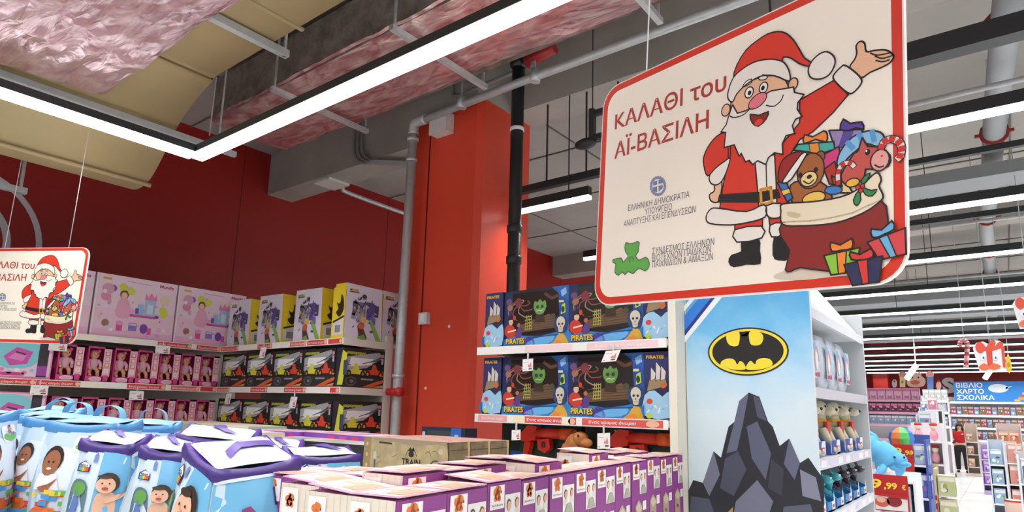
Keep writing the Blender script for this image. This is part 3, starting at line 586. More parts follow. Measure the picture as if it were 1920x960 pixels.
# doll window boxes
def doll_box():
    w, d, h = .185, .13, .305; mg = P('cf2f78'); dk = P('a8215c'); pk = P('f2b8d0')
    t = thing('doll_box', 'x', 'doll box', TR(0, 0, 0), 'pink doll boxes')
    g = G(); a = .012
    g.box((-w/2, -d/2, 0), (w/2, d/2, a), mg); g.box((-w/2, -d/2, h-a), (w/2, d/2, h), mg); g.box((-w/2, -d/2, 0), (-w/2+a, d/2, h), mg); g.box((w/2-a*1.0, -d/2, 0), (w/2, d/2, h), mg); g.box((-w/2, d/2-.01, 0), (w/2, d/2, h), dk)
    f = Fr(g, (-w/2, -d/2-.001, 0), (1, 0, 0), (0, 0, 1))
    g.box((-w/2, -d/2-.001, 0), (w/2, -d/2+.008, .05), P('d94a8c')); g.box((w/2-.058, -d/2-.001, 0), (w/2, -d/2+.008, h), P('eeb6cc')); g.box((-w/2, -d/2-.001, h-.016), (w/2, -d/2+.008, h), P('c83c7c'))
    f.ell(w*.42, .026, .05, .02, 'f3d4e2', 2); f.ell(w*.42, .026, .042, .014, 'eab2cc', 3); f.rect(w-.05, .01, .04, .05, 'dd3f86', 2)
    for k, m in enumerate(('f7e6ec', 'e0906a', 'd3a3a8', 'c8788c')): f.rect(w-.05, .08+k*.05, .038, .036, m, 2); f.ell(w-.03, .1+k*.05, .012, .014, 'f6d4c0', 3)
    Fr(g, (w/2, -d/2, 0), (0, 1, 0), (0, 0, 1)).rect(.01, .01, d-.02, h-.02, 'b8266a', 1)
    Fr(g, (-w/2, d/2, 0), (0, -1, 0), (0, 0, 1)).rect(.02, .1, d-.05, .09, 'e87ab0', 1)
    mk('carton', g, t)
    g = G(); sk = M('doll_skin', 'e0a684', .5); px_ = M('doll_pink_cloth', 'e4b2c4', .8); ht = M('doll_cap', 'd983a2', .8); cx = -.02
    g.ball((cx, -.005, .235), (.037, .034, .037), sk); g.ball((cx, .003, .245), (.041, .038, .035), ht, 12, 6, None, .1, 1.); g.ball((cx+.03, -.01, .27), .016, ht, 8, 5)
    g.ball((cx, 0, .16), (.038, .03, .055), px_)
    for s in (-1, 1):
        g.tube([(cx+s*.03, -.005, .19), (cx+s*.05, -.02, .16), (cx+s*.042, -.04, .13)], [.015, .014, .012], px_, 7); g.ball((cx+s*.042, -.043, .122), .013, sk, 7, 5)
        g.tube([(cx+s*.018, 0, .125), (cx+s*.034, -.02, .09), (cx+s*.03, -.03, .062)], [.018, .017, .014], sk, 7); g.ball((cx+s*.03, -.038, .058), (.014, .02, .012), sk, 7, 5)
        g.ball((cx+s*.013, -.037, .24), (.004, .003, .005), P('2b2430'), 6, 4)
    g.ball((cx, -.039, .226), (.008, .003, .004), P('c05060'), 6, 4)
    mk('doll', g, t); return t
db = doll_box(); ys = [1.95, 2.165, 2.375, 2.565, 2.76, 2.955, 3.145]
first = True
for r_, z in enumerate((1.936, 1.501)):
    for i, y in enumerate(ys):
        lab = 'pink doll window box on the %s shelf, %s counted from the purple toy till box' % (('upper', 'lower')[r_], NTH[i])
        m = TR(XF-.08, y, z, PI/2)
        if first: db.matrix_world = m; MW[db.name] = m; db['label'] = lab; first = False
        else: dup(db, m, lab)
def till_box():
    w, d, h = .5, .2, .33; g, f, r, l, t = carton(w, d, h, P('e58ab4'))
    f.rect(.01, .02, w-.02, h-.03, 'f2cfe0', 1); f.poly(spl([(.13, .3), (.1, .16), (.2, .08), (.36, .1), (.42, .2), (.36, .3)], 3), '86d2dc', 2)
    f.poly([(.17, .17), (.25, .25), (.36, .22), (.33, .12), (.22, .1)], 'd05aae', 3); f.poly([(.2, .16), (.25, .21), (.32, .19), (.3, .14)], 'e487c8', 4); f.line([(.25, .21), (.31, .195)], .012, '5a2c50', 5)
    for k in range(6): f.ell(.12+k*.05, .05+.02*(k % 2), .018, .014, ('f0f0f8', 'e088b8', 'a9c8e8')[k % 3], 3)
    f.rect(w-.1, .02, .07, h-.03, '3c3440', 3); f.rect(w-.1, .03, .07, .08, 'a44aa8', 4); f.rect(.03, h-.08, .06, .04, 'd04a8c', 3); f.rect(.02, .025, .3, .025, 'd8428c', 3); r.rect(0, 0, d, h, 'c4206c', 1); return g
b = mk('till_box', till_box(), label='pink and turquoise toy till box on the upper shelf under the smaller sign', cat='toy box', group='toy till boxes', mw=TR(XF-.11, 1.57, 1.936, PI/2))
dup(b, TR(XF-.11, 1.57, 1.501, PI/2), 'pink and turquoise toy till box on the lower shelf behind the blue bags')
# race car boxes
def car_box(w=.45, d=.17):
    h = .325; g, f, r, l, t = carton(w, d, h, P('1c1c1e'))
    f.poly([(.02, .14), (.25, .17), (w-.02, .27), (w-.06, .31), (.02, .25)], 'a3a6aa', 1); f.poly([(.06, .17), (.3, .2), (.32, .25), (.08, .25)], 'e6e9ec', 2)
    for k in range(7): f.poly([(.2+k*.03, .2+k*.008), (.42, .25+k*.008), (.42, .254+k*.008), (.2+k*.03, .206+k*.008)], ('3a3a40', '77787c', '2a2a2e')[k % 3], 3)
    for k in range(9): f.poly([(.03+k*.022, .275+(k % 2)*.006), (.05+k*.022, .275), (.055+k*.022, .3), (.035+k*.022, .295)], 'a8b03c', 3)
    def carp(u, v, s, m, m2):
        f.poly([(u, v), (u+.15*s, v-.004), (u+.16*s, v+.02*s), (u+.1*s, v+.03*s), (u+.085*s, v+.065*s), (u+.06*s, v+.065*s), (u+.05*s, v+.03*s), (u, v+.022*s)], m, 4)
        for q in (.02, .13): f.ell(u+q*s, v+.002, .02*s, .024*s, '161618', 5, 10); f.ell(u+q*s, v+.002, .009*s, .011*s, m2, 6, 8)
        f.line([(u-.005, v+.055*s), (u+.03*s, v+.055*s)], .008, m2, 5)
    carp(.04, .115, 1.3, 'd6d23c', '8a8a2c'); carp(.235, .118, 1.3, 'd8482c', 'ee8040')
    f.rect(.0, .0, w, .095, '2a2b2a', 2); f.line([(.09+.05*math.cos(a), .055+.033*math.sin(a)) for a in [k*PI/8 for k in range(16)]], .012, '55585c', 3, True); f.ell(.1, .055, .02, .014, '77787a', 3)
    f.line([(.2, .075), (.32, .075)], .014, '8f9398', 3); f.poly([(.21, .01), (.3, .01), (.46, .06), (.46, .085), (.36, .06)], 'd8622c', 3); f.poly([(.3, .012), (.44, .012), (.46, .035)], 'e89a4c', 4); f.line([(.39, .11), (.45, .11)], .012, 'a9b83c', 5)
    f.rect(w-.04, .27, .03, .025, 'e07a86', 4); f.rect(w-.035, .21, .022, .05, 'b9b2c0', 4)
    for s in (r, l):
        s.rect(0, 0, d, h, '232430', 1); s.poly([(.03, .02), (.1, .02), (.14, h-.05), (.08, h-.02)], 'c9cf3c', 2); s.rect(.1, .1, .05, .12, '3c4268', 3)
    return g
cb = None
cx = [-5.945, -5.49, -5.035, -4.58]
for r_, z in enumerate((1.936, 1.501)):
    for i, x in enumerate(cx):
        lab = 'black race car box on the %s shelf, %s along from the pink dolls' % (('middle', 'lower')[r_], NTH[i]); m = TR(x, YC+.1, z, 0)
        if cb is None: cb = mk('race_car_box', car_box(), label=lab, cat='toy box', group='black race car boxes', mw=m)
        else: dup(cb, m, lab)
cb2 = None
for r_, z in enumerate((1.936, 1.501)):
    lab = 'black race car box turned to face the steel pole side on the %s shelf' % ('middle', 'lower')[r_]; m = TR(XO-.048, YC+.235, z, PI/2)
    if cb2 is None: cb2 = mk('race_car_box', car_box(.44, .085), label=lab, cat='toy box', group='black race car boxes', mw=m)
    else: dup(cb2, m, lab)
# yellow spined playset boxes
def city_box():
    w, d, h = .40, .165, .465; g = G(); wm = P('d9d4e2'); ym = P('ecd02a')
    g.hexa([(-w/2, -d/2, 0), (w/2, -d/2, 0), (w/2, d/2, 0), (-w/2, d/2, 0)], [(-w/2+.0, -d/2, h), (w/2-.02, -d/2, h-.006), (w/2-.02, d/2-.02, h-.006), (-w/2, d/2-.02, h)], ym)
    f = Fr(g, (-w/2, -d/2, 0), (1, 0, 0), (0, 0, 1)); f.poly([(0, 0), (w, 0), (w-.02, h-.006), (0, h)], wm, 1)
    f.rect(.03, h-.07, .1, .045, 'e4dcc4', 2); f.text('METRO', .035, h-.062, .02, '6a5020', 3, .09, .03); f.rect(.03, h-.075, .1, .012, '8a6a2a', 3)
    f.ell(.19, h-.09, .025, .018, '4a4a58', 3); f.rect(.17, h-.12, .045, .02, '8c88a8', 3)
    for (x, y, ww, hh, m) in ((.07, .2, .06, .12, '5b5a72'), (.14, .22, .07, .1, '7a6f92'), (.22, .18, .08, .15, '5c4b92'), (.3, .21, .05, .1, '4a4668'), (.08, .3, .24, .02, '7d6fae'), (.06, .17, .05, .05, '8f96ac'), (.26, .14, .06, .06, '7460b8'), (.12, .15, .06, .08, '9aa0b0')): f.rect(x, y, ww, hh, m, 3+int(x*9))
    f.line([(.09, .33), (.17, .27), (.2, .33), (.28, .26)], .01, '3c3a4c', 8); f.line([(.1, .2), (.13, .26), (.17, .21)], .008, 'c9b878', 8)
    f.poly([(.24, .18), (.28, .18), (.4, .0), (.34, .0)], '86b44c', 7); f.poly([(.13, .12), (.17, .14), (.24, .02), (.2, .0), (.15, .02)], '5c3a34', 7); f.ell(.17, .12, .035, .03, 'c8603a', 8); f.ell(.19, .17, .03, .03, 'e0b060', 8); f.poly([(.13, .02), (.19, .0), (.24, .0), (.2, .05)], '77a848', 8); f.ell(.28, .08, .02, .01, '4a4a50', 8)
    rnd = random.Random(5)
    for k in range(46):
        u = rnd.gauss(.2, .07); v = rnd.gauss(.22, .07)
        if .04 < u < w-.05 and .08 < v < .36: f.poly([(u, v), (u+rnd.uniform(.01, .04), v+rnd.uniform(-.01, .02)), (u+rnd.uniform(0, .03), v+rnd.uniform(.01, .04))], rnd.choice(('6a5aa0', '8e86b0', '4c4a60', 'b4b0c4', '7a8a9a', '5a3a8a', 'c8b870', '3c3a48')), 7.2+k*.02)
    for (O, e) in (((w/2-.001, -d/2, 0), (0, 1, 0)), ((-w/2, d/2, 0), (0, -1, 0))):
        s = Fr(g, Vector(O)+Vector((e[1]*.004, 0, 0)), e, (0, 0, 1))
        s.rect(.0, 0, d, h-.03, 'ecd02a', 1); s.poly([(.02, .03), (d-.01, .03), (d-.01, .17), (.02, .13)], 'd9d6d0', 2); s.line([(.02, .14), (d-.01, .18)], .016, '2a2618', 3); s.rect(.05, .05, .07, .06, '8a8a90', 3)
        s.poly(spl([(.05, .22), (.1, .18), (.15, .24), (.14, .33), (.11, .37), (.1, .3), (.06, .29), (.08, .25)], 3), '2a2316', 3); s.line([(.06, .3), (.12, .25)], .01, '2a2316', 4)
    return g
yb = mk('city_playset_box', city_box(), label='yellow spined city playset box on the top shelf next to the pink boxes', cat='toy box', group='yellow spined city boxes', mw=TR(-5.93, YC+.1, 2.336, 0))
dup(yb, TR(-5.385, YC+.1, 2.336, .0), 'yellow spined city playset box on the top shelf, second from the pink boxes')
dup(yb, TR(-4.79, YC+.1, 2.336, .0), 'yellow spined city playset box on the top shelf, third from the pink boxes')
def spine_box():
    w, d, h = .40, .15, .475; g = city_box(); return g
c = dup(yb, TR(XO-.09, YC+.205, 2.336, PI/2) , 'yellow spined city playset box with its picture turned to the steel pole, tallest looking')
dup(yb, TR(XO-.11, YC+.612, 2.336, PI/2), 'yellow and black playset box half hidden behind the turned one beside the steel pole')

# price cards on the shelf edges
for i, (px, py) in enumerate(((110, 641), (306, 648))): q = atX(px, py, XF+.02); tag_card(q, (0, 1, 0), 'white price card under the top pink shelf, %s' % ('half under the smaller sign' if i == 0 else 'above the doll boxes'), .13, .075)
for i, (px, py) in enumerate(((75, 722), (257, 733))): q = atX(px, py, XF+.02); tag_card(q, (0, 1, 0), 'white price card under the middle pink shelf, %s' % ('below the toy till box' if i == 0 else 'above the lower dolls'), .12, .08)
for i, (px, py) in enumerate(((495, 651), (430, 738), (552, 744))): q = atY(px, py, YC-.02); tag_card(q, (1, 0, 0), 'white price card hanging over the race car boxes, %s' % ('under the top shelf', 'second shelf nearer the dolls', 'second shelf nearer the steel pole')[i], .095, .1, .25)

# ------------------------------------------------------------------ pirate boxes' shelving in front of the column
PY, PX0, PX1 = 3.2, -2.765, -1.415
t = thing('end_shelving', 'cream shelving of pirate boxes between the red column and the blue printed panel', 'shelving', (-2.1, 3.4, 0))
for i, z in enumerate((2.192, 1.757, 1.40, .9)):
    g = wg(t); g.box((PX0+.02, PY, z-.035), (PX1, 3.74, z), cream); mk('shelf_board', g, t)
    g = wg(t); g.box((PX0, PY-.01, z-.047), (PX1-.005, PY, z+.004), shw); f = Fr(g, (PX0, PY-.01, z-.047), (1, 0, 0), (0, 0, 1))
    if i == 0: f.rect(.4, .006, .35, .038, 'f3d5d8', 1); f.rect(.85, .006, .45, .038, 'f1d0d4', 1); f.text('Ένας κόσμος όνειρο!', .9, .018, .014, 'f8ecec', 2, .32, .02, .15)
    else:
        for (u, w) in ((.03, .24), (.36, .42), (.82, .5)): f.rect(u, .006, w, .04, 'dd5a52' if u > .1 else 'eba8a8', 1)
        f.rect(.32, .004, .09, .043, 'f4e9c4', 2); f.ell(.75, .025, .025, .018, 'f0b898', 2); f.ell(1.26, .026, .04, .018, 'f0b898', 2); f.rect(.68, .004, .06, .043, 'f4efd6', 2)
        for u in (.06, .42, .5+.36): f.text('Ένας κόσμος όνειρο!', u, .018, .016, 'fbeeee', 3, .3 if u > .1 else .18, .02, .15)
    mk('price_strip', g, t)
for x in (PX0+.02,): g = wg(t); g.box((x, 3.70, 0), (x+.05, 3.76, 2.62), cream); mk('upright', g, t)
g = wg(t); g.box((PX0+.03, 3.74, 0), (PX1, 3.76, 2.5), M('dark_back', '4a4644', .7)); mk('back_panel', g, t)
g = wg(t); g.box((PX0+.03, PY+.03, 0), (PX1, 3.72, .14), cream); mk('plinth', g, t)
g = G(); g.box((-1.412, 3.2, 0), (-1.368, 3.33, 2.75), M('cream_post', 'e6e2d2', .5)); mk('cream_post', g, label='tall cream post between the pirate boxes and the blue printed panel', cat='post')
def skull(f, u, v, s, m, l):
    f.poly(spl([(u-.5*s, v+.1*s), (u-.42*s, v+.6*s), (u, v+.85*s), (u+.42*s, v+.6*s), (u+.5*s, v+.1*s), (u+.3*s, v-.3*s), (u+.22*s, v-.7*s), (u-.22*s, v-.7*s), (u-.3*s, v-.3*s)], 3), m, l)
    for q in (-1, 1): f.ell(u+q*.2*s, v+.08*s, .13*s, .12*s, '23221e', l+1, 8)
    f.ell(u, v-.2*s, .06*s, .1*s, '3a342c', l+1, 6); f.line([(u-.18*s, v-.45*s), (u+.18*s, v-.45*s)], .04*s, '6a6350', l+1)
def ship_side(f, w, h):
    f.rect(0, 0, w, h, '22284a', 1); f.poly(spl([(0, h*.5), (w*.3, h*.58), (w*.7, h*.5), (w, h*.6), (w, h), (0, h)], 1), '2c2f62', 2)
    f.poly([(w*.1, h*.42), (w*.9, h*.5), (w*.8, h*.62), (w*.2, h*.58)], '96805e', 3)
    for a, b in ((.25, .62), (.45, .7), (.65, .64)): f.poly([(w*a, h*.58), (w*(a+.02), h*(b+.15)), (w*(a+.2), h*(b+.06)), (w*(a+.16), h*.6)], 'cfc9c4', 4); f.line([(w*a, h*.56), (w*(a+.02), h*(b+.17))], .003, '4a3a2c', 5)
    f.poly(spl([(0, h*.06), (w, h*.04), (w, h*.42), (w*.7, h*.34), (w*.4, h*.43), (0, h*.36)], 2), '9cc6e2', 3)
    for k in range(6): f.poly(spl([(w*(.05+.15*k), h*(.1+.05*(k % 3))), (w*(.2+.14*k), h*(.16+.04*(k % 2))), (w*(.16+.14*k), h*(.12+.05*(k % 3)))], 2), ('e8f2f8', '5f9ccc', 'f0d8d0')[k % 3], 4)
    f.ell(w*.2, h*.27, w*.12, h*.04, 'd2483c', 5); f.ell(w*.75, h*.5, w*.12, h*.04, 'c8622c', 5); f.ell(w*.18, h*.06, w*.12, h*.04, 'b8d63c', 5)
    f.text('PIRATES', w*.08, h*.9, h*.05, 'e0b83a', 5, w*.7, .03)
def pirate_box():
    w, d, h = .505, .15, .37; g, f, r, l, tp = carton(w, d, h, P('191c26')); win = M('box_window_dark', '2e2824', .18)
    f.rect(0, 0, w, h, '1a1d2a', 1); f.rect(0, 0, .07, h, '222a58', 2); f.rect(w-.075, 0, .075, h, '24509c', 2); f.poly([(w-.13, h), (w-.07, h-.05), (w, h-.1), (w, h)], '2a62b0', 3); f.poly([(w-.06, h-.03), (w-.02, h-.01), (w-.015, h-.05), (w-.05, h-.07)], '8ab8e4', 4)
    f.poly([(.06, .07), (w-.06, .085), (w-.08, h-.015), (.07, h-.02)], win, 3)
    f.poly(spl([(0, 0), (w, 0), (w, .09), (w*.75, .075), (w*.5, .06), (w*.25, .075), (0, .05)], 2), '2f7fc4', 4); f.poly(spl([(.18, .01), (.36, .015), (.4, .06), (.26, .05)], 3), '6ab2e6', 5); f.poly(spl([(.17, .0), (.25, 0), (.24, .05), (.19, .06)], 3), '4a3aa0', 5)
    # ship deck, rope ladder, green skull relief, squid behind the window
    f.poly([(.12, .09), (.4, .11), (.42, .16), (.36, .2), (.14, .14)], '6b5138', 4)
    for k in range(5): f.line([(.12, .1+.015*k), (.41, .12+.016*k)], .003, '4a3624', 5)
    for k in range(5): f.line([(.17-.003*k+.012, .11+.02*k), (.225, .113+.02*k)], .004, 'b9b45c', 6)
    for k in range(4): f.line([(.175+.017*k, .105), (.187+.013*k, .2)], .004, 'b9b45c', 6)
    f.poly([(.25, .15), (.33, .15), (.32, .22), (.26, .22)], '3a2a1e', 5)
    f.poly(spl([(.24, .25), (.25, .29), (.27, .28), (.29, .3), (.31, .28), (.33, .29), (.34, .25), (.32, .21), (.29, .2), (.26, .21)], 2), '6d9c50', 6)
    for q in (.272, .308): f.ell(q, .25, .012, .012, '2e4a24', 7, 8)
    f.line([(.265, .222), (.28, .228), (.3, .222), (.315, .228)], .005, 'c5dc9c', 7)
    for k in range(7):
        a = k*.9; f.line(spl([(.13, .27), (.13+.05*math.cos(a), .265+.04*math.sin(a)), (.13+.09*math.cos(a+.5), .25+.055*math.sin(a+.6)), (.13+.1*math.cos(a+.9), .24+.07*math.sin(a+.9))], 3, False), .007, ('8c4a44', 'a08878')[k % 2], 5)
    f.ell(.12, .29, .03, .03, '7a3038', 6)
    f.line(spl([(.33, .33), (.38, .3), (.42, .31)], 3, False), .02, '5c3c2a', 5); f.ell(.39, .18, .02, .02, '4a4a38', 5)
    # pirates left, skull warrior right, lettering
    for (u, v, m) in ((.04, .3, '6a4a72'), (.05, .26, 'a06a50'), (.06, .21, '402a5c')): f.ell(u, v, .025, .022, m, 5, 8)
    f.poly(spl([(.01, .09), (.015, .13), (.05, .15), (.085, .13), (.1, .08), (.05, .06)], 3), 'c83a2c', 6); f.ell(.06, .165, .019, .022, 'd8b494', 7); f.poly(spl([(.03, .175), (.06, .215), (.09, .178), (.06, .18)], 3), '201c22', 8); f.ell(.09, .19, .012, .016, 'c8402c', 9)
    f.poly(spl([(.1, .06), (.11, .11), (.135, .13), (.15, .09), (.14, .06)], 3), '5a3a86', 6); f.ell(.125, .14, .014, .014, 'b06a48', 7); f.line([(.04, .1), (.1, .11)], .01, 'e8d8a8', 8)
    f.poly(spl([(w-.1, .03), (w-.06, .08), (w-.02, .05), (w-.005, 0), (w-.13, 0)], 3), 'd8a83c', 6); f.poly(spl([(w-.13, .0), (w-.08, .03), (w-.05, .02), (w-.06, 0)], 2), 'e88a3c', 7)
    f.poly(spl([(w-.1, .1), (w-.1, .16), (w-.055, .185), (w-.015, .16), (w-.012, .09), (w-.055, .07)], 3), '27406c', 7); skull(f, w-.055, .125, .062, 'cfc8b4', 8)
    f.poly([(w-.055, .19), (w-.02, .2), (w-.025, .26), (w-.05, .25)], 'b8d23c', 7); f.ell(w-.04, .22, .012, .02, '2a3a24', 8); f.rect(w-.07, .265, .035, .014, 'd8d6b0', 7)
    f.text('PIRATES', .022, .018, .036, '1e1830', 8, .156, .07); f.text('PIRATES', .024, .021, .034, 'e8c234', 9, .15, .03)
    f.line([(.2, .05), (.3, .06), (.43, .065)], .008, '24508c', 7)
    ship_side(r, d, h); ship_side(l, d, h); tp.rect(0, 0, w, d, '20222c', 1); return g
pb = None
for r_, z in enumerate((2.193, 1.758)):
    for i, x in enumerate((-2.33, -1.825)):
        lab = 'large pirate ship window box on the %s shelf, by the %s' % (('upper', 'lower')[r_], ('red column', 'cream post')[i]); m = TR(x, PY+.12, z)
        if pb is None: pb = mk('pirate_box', pirate_box(), label=lab, cat='toy box', group='pirate ship boxes', mw=m)
        else: dup(pb, m, lab)
    for i, x in enumerate((-2.66, -1.495)):
        dup(pb, TR(x, PY+.285, z, -PI/2), 'pirate ship box turned narrow end out, %s shelf beside the %s' % (('upper', 'lower')[r_], ('red column', 'cream post')[i]))
# dart blaster boxes on the shelf underneath
def blaster_box():
    w, d, h = .62, .14, .30; g, f, r, l, tp = carton(w, d, h, P('15221a')); 
    f.rect(0, 0, w, h, '17231a', 1); f.poly([(.1, .0), (.3, 0), (.5, h), (.2, h)], '1d3d26', 2); f.poly([(.42, .0), (w, 0), (w, h*.7), (.5, h*.6)], '1b4a2a', 2)
    f.poly([(.24, h), (.4, h), (.38, h-.08), (.27, h-.09)], '1c3f74', 3)
    f.text('X', .2, h-.062, .05, 'b9bcc4', 4, .045, .05); f.text('SHOT', .25, h-.058, .026, '8d93a8', 4, .1, .03, .1)
    f.poly([(.05, .02), (.09, .0), (.23, .02), (.25, .12), (.08, .13)], '26509a', 3)
    for k in range(5): f.line([(.1, .02+.02*k), (.24, .03+.02*k)], .009, 'b8c23c', 4)
    for (u, m) in ((.57, '3a8ac8'), (.585, '68b84c'), (.6, 'd88a3a')): f.line([(u, .02), (u-.02, .12)], .016, m, 4)
    return g
def blaster():
    g = G(); o = M('blaster_orange', 'd8301c', .4); o2 = M('blaster_tip', 'ee5a1c', .4)
    g.tube([(-.05, 0, .2), (.14, 0, .2)], .031, o, 12); g.tube([(.14, 0, .2), (.23, 0, .2)], .035, o2, 12); g.tube([(.232, 0, .2), (.236, 0, .2)], .02, P('3a1410'), 10)
    g.prism([(-.16, .15), (-.1, .14), (-.04, .16), (-.03, .24), (-.1, .245), (-.15, .2)], 1, -.028, .028, o)
    g.prism([(-.03, .16), (.06, .17), (.07, .11), (.03, .08), (-.02, .1)], 1, -.022, .022, o); g.prism([(-.13, .14), (-.08, .14), (-.1, .06), (-.14, .06)], 1, -.02, .02, o); g.ball((.02, -.022, .13), (.018, .006, .02), P('4a2a20'), 8, 6)
    return g
for i, (x, lab) in enumerate(((-2.38, 'dart blaster box with a red blaster under the pirate boxes, nearer the red column'), (-1.735, 'dart blaster box with a red blaster under the pirate boxes, nearer the cream post'))):
    if i == 0:
        bb = thing('blaster_box', lab, 'toy box', TR(x, PY+.26, 1.402), 'dart blaster boxes'); mk('carton', blaster_box(), bb); o = mk('blaster', blaster(), bb, label='red and orange blaster'); o.location = (.05, -.11, .05)
    else: dup(bb, TR(x, PY+.26, 1.402), lab)
# lion coloured dinosaur toy standing before the blaster boxes
t = thing('dinosaur_toy', 'orange brown toy dinosaur on the shelf before the dart blaster boxes', 'toy', (-2.05, 3.225, 1.402))
g = wg(t); br = M('dino_brown', 'b5713a', .6, var=.25, scale=30)
g.tube(spl([(-2.12, 3.255, 1.402), (-2.11, 3.255, 1.46), (-2.06, 3.235, 1.53), (-2.035, 3.225, 1.575), (-2.0, 3.215, 1.59)], 4, False), [.062]*5+[.055]*5+[.045]*5+[.04]*2, br, 10); mk('body', g, t)
g = wg(t); g.ball((-1.995, 3.210, 1.597), (.042, .04, .036), br, 10, 8); g.ball((-1.957, 3.198, 1.58), (.036, .03, .022), br, 10, 6); g.ball((-1.962, 3.195, 1.557), (.03, .025, .012), M('dino_jaw', '7a3a22', .6), 8, 5)
for s_ in (-1, 1): g.ball((-1.982, 3.200+s_*.032, 1.613), .007, P('1c140e'), 6, 4)
mk('head', g, t)
g = wg(t)
for k in range(5): g.ball((-2.1+k*.02, 3.235-k*.008, 1.55+k*.016), (.018, .011, .026), M('dino_crest', '7c4522', .7), 6, 5)
mk('crest', g, t); t.matrix_world = Matrix.Translation((0, .03, 0)) @ MW[t.name] @ Matrix.Scale(1.2, 4)
# box lying on the low shelf left of the blasters
def dark_box():
    w, d, h = .36, .12, .26; g, f, r, l, tp = carton(w, d, h, P('20263c')); f.rect(.05, .03, .2, h-.05, '3a3f46', 1); f.poly([(.22, .0), (.33, 0), (.33, h), (.25, h)], '2a5ea8', 2); f.poly([(.24, .1), (.28, .1), (.31, .22), (.28, .22)], '8ab4e0', 3)
    for k in range(6): f.ell(.08+.03*k, .15+.03*(k % 2), .02, .025, ('6a5a50', '545e70', '8a7468')[k % 3], 3, 8)
    for k in range(4): f.rect(.008, .05+.05*k, .025, .03, 'b8c0d0', 2)
    return g
mk('ship_box', dark_box(), label='dark blue box with a ship picture standing low before the red column', cat='toy box', mw=TR(-2.83, 3.02, 1.411, .05))
# price cards
tag_card(atY(990, 673, 3.17), (1, 0, .05), 'white price card under the upper pirate shelf, nearer the red column', .08, .075)
tag_card(atY(1150, 657, 3.165), (1, 0, .05), 'larger white price card under the upper pirate shelf, nearer the cream post', .095, .07, .45)
tag_card(atY(968, 806, 3.17), (1, 0, .08), 'white price card in front of the blaster boxes, nearer the red column', .068, .062)
tag_card(atY(1132, 812, 3.17), (1, 0, .08), 'white price card in front of the blaster boxes, nearer the cream post', .08, .085)

# ------------------------------------------------------------------ the gondola with the blue printed end panel
GK = 3.32/3.7                     # the end panel stands flush with the cream post
GX0, GX1, GY0, GY1 = -1.52*GK, -.815*GK, 3.70*GK, 5.42*GK
def gz(z): return 1.8+(z-1.8)*GK
wm = M('gondola_white', 'd9dcdf', .45); wm2 = M('gondola_grey', 'c3c8cc', .5)
t = thing('gondola', 'white gondola of toys whose near end carries the blue printed panel', 'shelving', (-1.17, 4.5, 0))
GT = t
g = wg(t); g.box((GX0, GY0+.012, 0), (GX1, GY0+.03, 2.9), wm); mk('end_board', g, t)
g = wg(t); g.box((GX0+.05, GY1-.03, 0), (GX1+.0, GY1, gz(2.57)), wm2); mk('far_upright', g, t)
g = wg(t); g.box((GX0+.02, GY0+.03, 0), (GX0+.05, GY1, gz(2.6)), wm2); mk('back_panel', g, t)
for i, z in enumerate([gz(z) for z in (2.40, 1.955, 1.57, 1.262, .9)]):
    g = wg(t); g.box((GX0+.05, GY0+.03, z-.03), (GX1-.01, GY1-.03, z), wm); mk('shelf_board', g, t)
    g = wg(t); g.box((GX1-.012, GY0+.03, z-.05), (GX1, GY1-.03, z+.003), M('ticket_rail', 'd8dae4', .25)); f = Fr(g, (GX1, GY0+.03, z-.05), (0, 1, 0), (0, 0, 1))
    if i > 1:
        for k in range(7): f.rect(.06+k*.2, .01, .12, .034, ('e6e0ee', 'cfc6e6', 'e9e9f0')[k % 3], 1)
    mk('ticket_rail', g, t)
g = wg(t); g.hexa([(GX0+.1, GY0+.03, gz(2.41)), (GX1-.02, GY0+.03, gz(2.41)), (GX1-.02, GY1-.04, gz(2.41)), (GX0+.1, GY1-.04, gz(2.41))], [(GX0+.2, GY0+.03, gz(2.85)), (GX1-.3, GY0+.03, gz(2.85)), (GX1-.3, GY1-.04, gz(2.85)), (GX0+.2, GY1-.04, gz(2.85))], M('header_board', 'dfe5ef', .35, var=.05, scale=3)); mk('header_board', g, t, label='pale sloping header board')
# printed panel
PY0 = GY0+.0; PA = Vector((GX0, PY0, 0))
def px2(x, y): q = atY(x, y, PY0); return (q.x-GX0, q.z)
g = G(); g.box((GX0, PY0, 0), (GX1+.012, PY0+.012, 2.9), wm)
def sky_print():
    m = M('blue_sky_print', '6ab8e8', .35); nt = m.node_tree; b = nt.nodes['Principled BSDF']; L = nt.links.new
    tc = nt.nodes.new('ShaderNodeTexCoord'); sp = nt.nodes.new('ShaderNodeSeparateXYZ'); n = nt.nodes.new('ShaderNodeTexNoise'); n.inputs['Scale'].default_value = 5; n.inputs['Detail'].default_value = 8
    ma = nt.nodes.new('ShaderNodeMath'); ma.operation = 'MULTIPLY_ADD'; ma.inputs[1].default_value = .16
    r = nt.nodes.new('ShaderNodeValToRGB'); e = r.color_ramp.elements; e[0].position = .5; e[0].color = lin('c3d4de'); e[1].position = .97; e[1].color = lin('3f9fdc')
    for p, c in ((.7, 'd2e2ea'), (.78, 'b4d8ee'), (.86, '74bfec')): q = e.new(p); q.color = lin(c)
    dv = nt.nodes.new('ShaderNodeMath'); dv.operation = 'DIVIDE'; dv.inputs[1].default_value = 2.9
    L(tc.outputs['Object'], sp.inputs[0]); L(tc.outputs['Object'], n.inputs['Vector']); L(sp.outputs['Z'], dv.inputs[0]); L(n.outputs['Fac'], ma.inputs[0]); L(dv.outputs[0], ma.inputs[2]); L(ma.outputs[0], r.inputs[0]); L(r.outputs[0], b.inputs['Base Color']); return m
f = Fr(g, PA, (1, 0, 0), (0, 0, 1), .0005); PW = GX1+.012-GX0
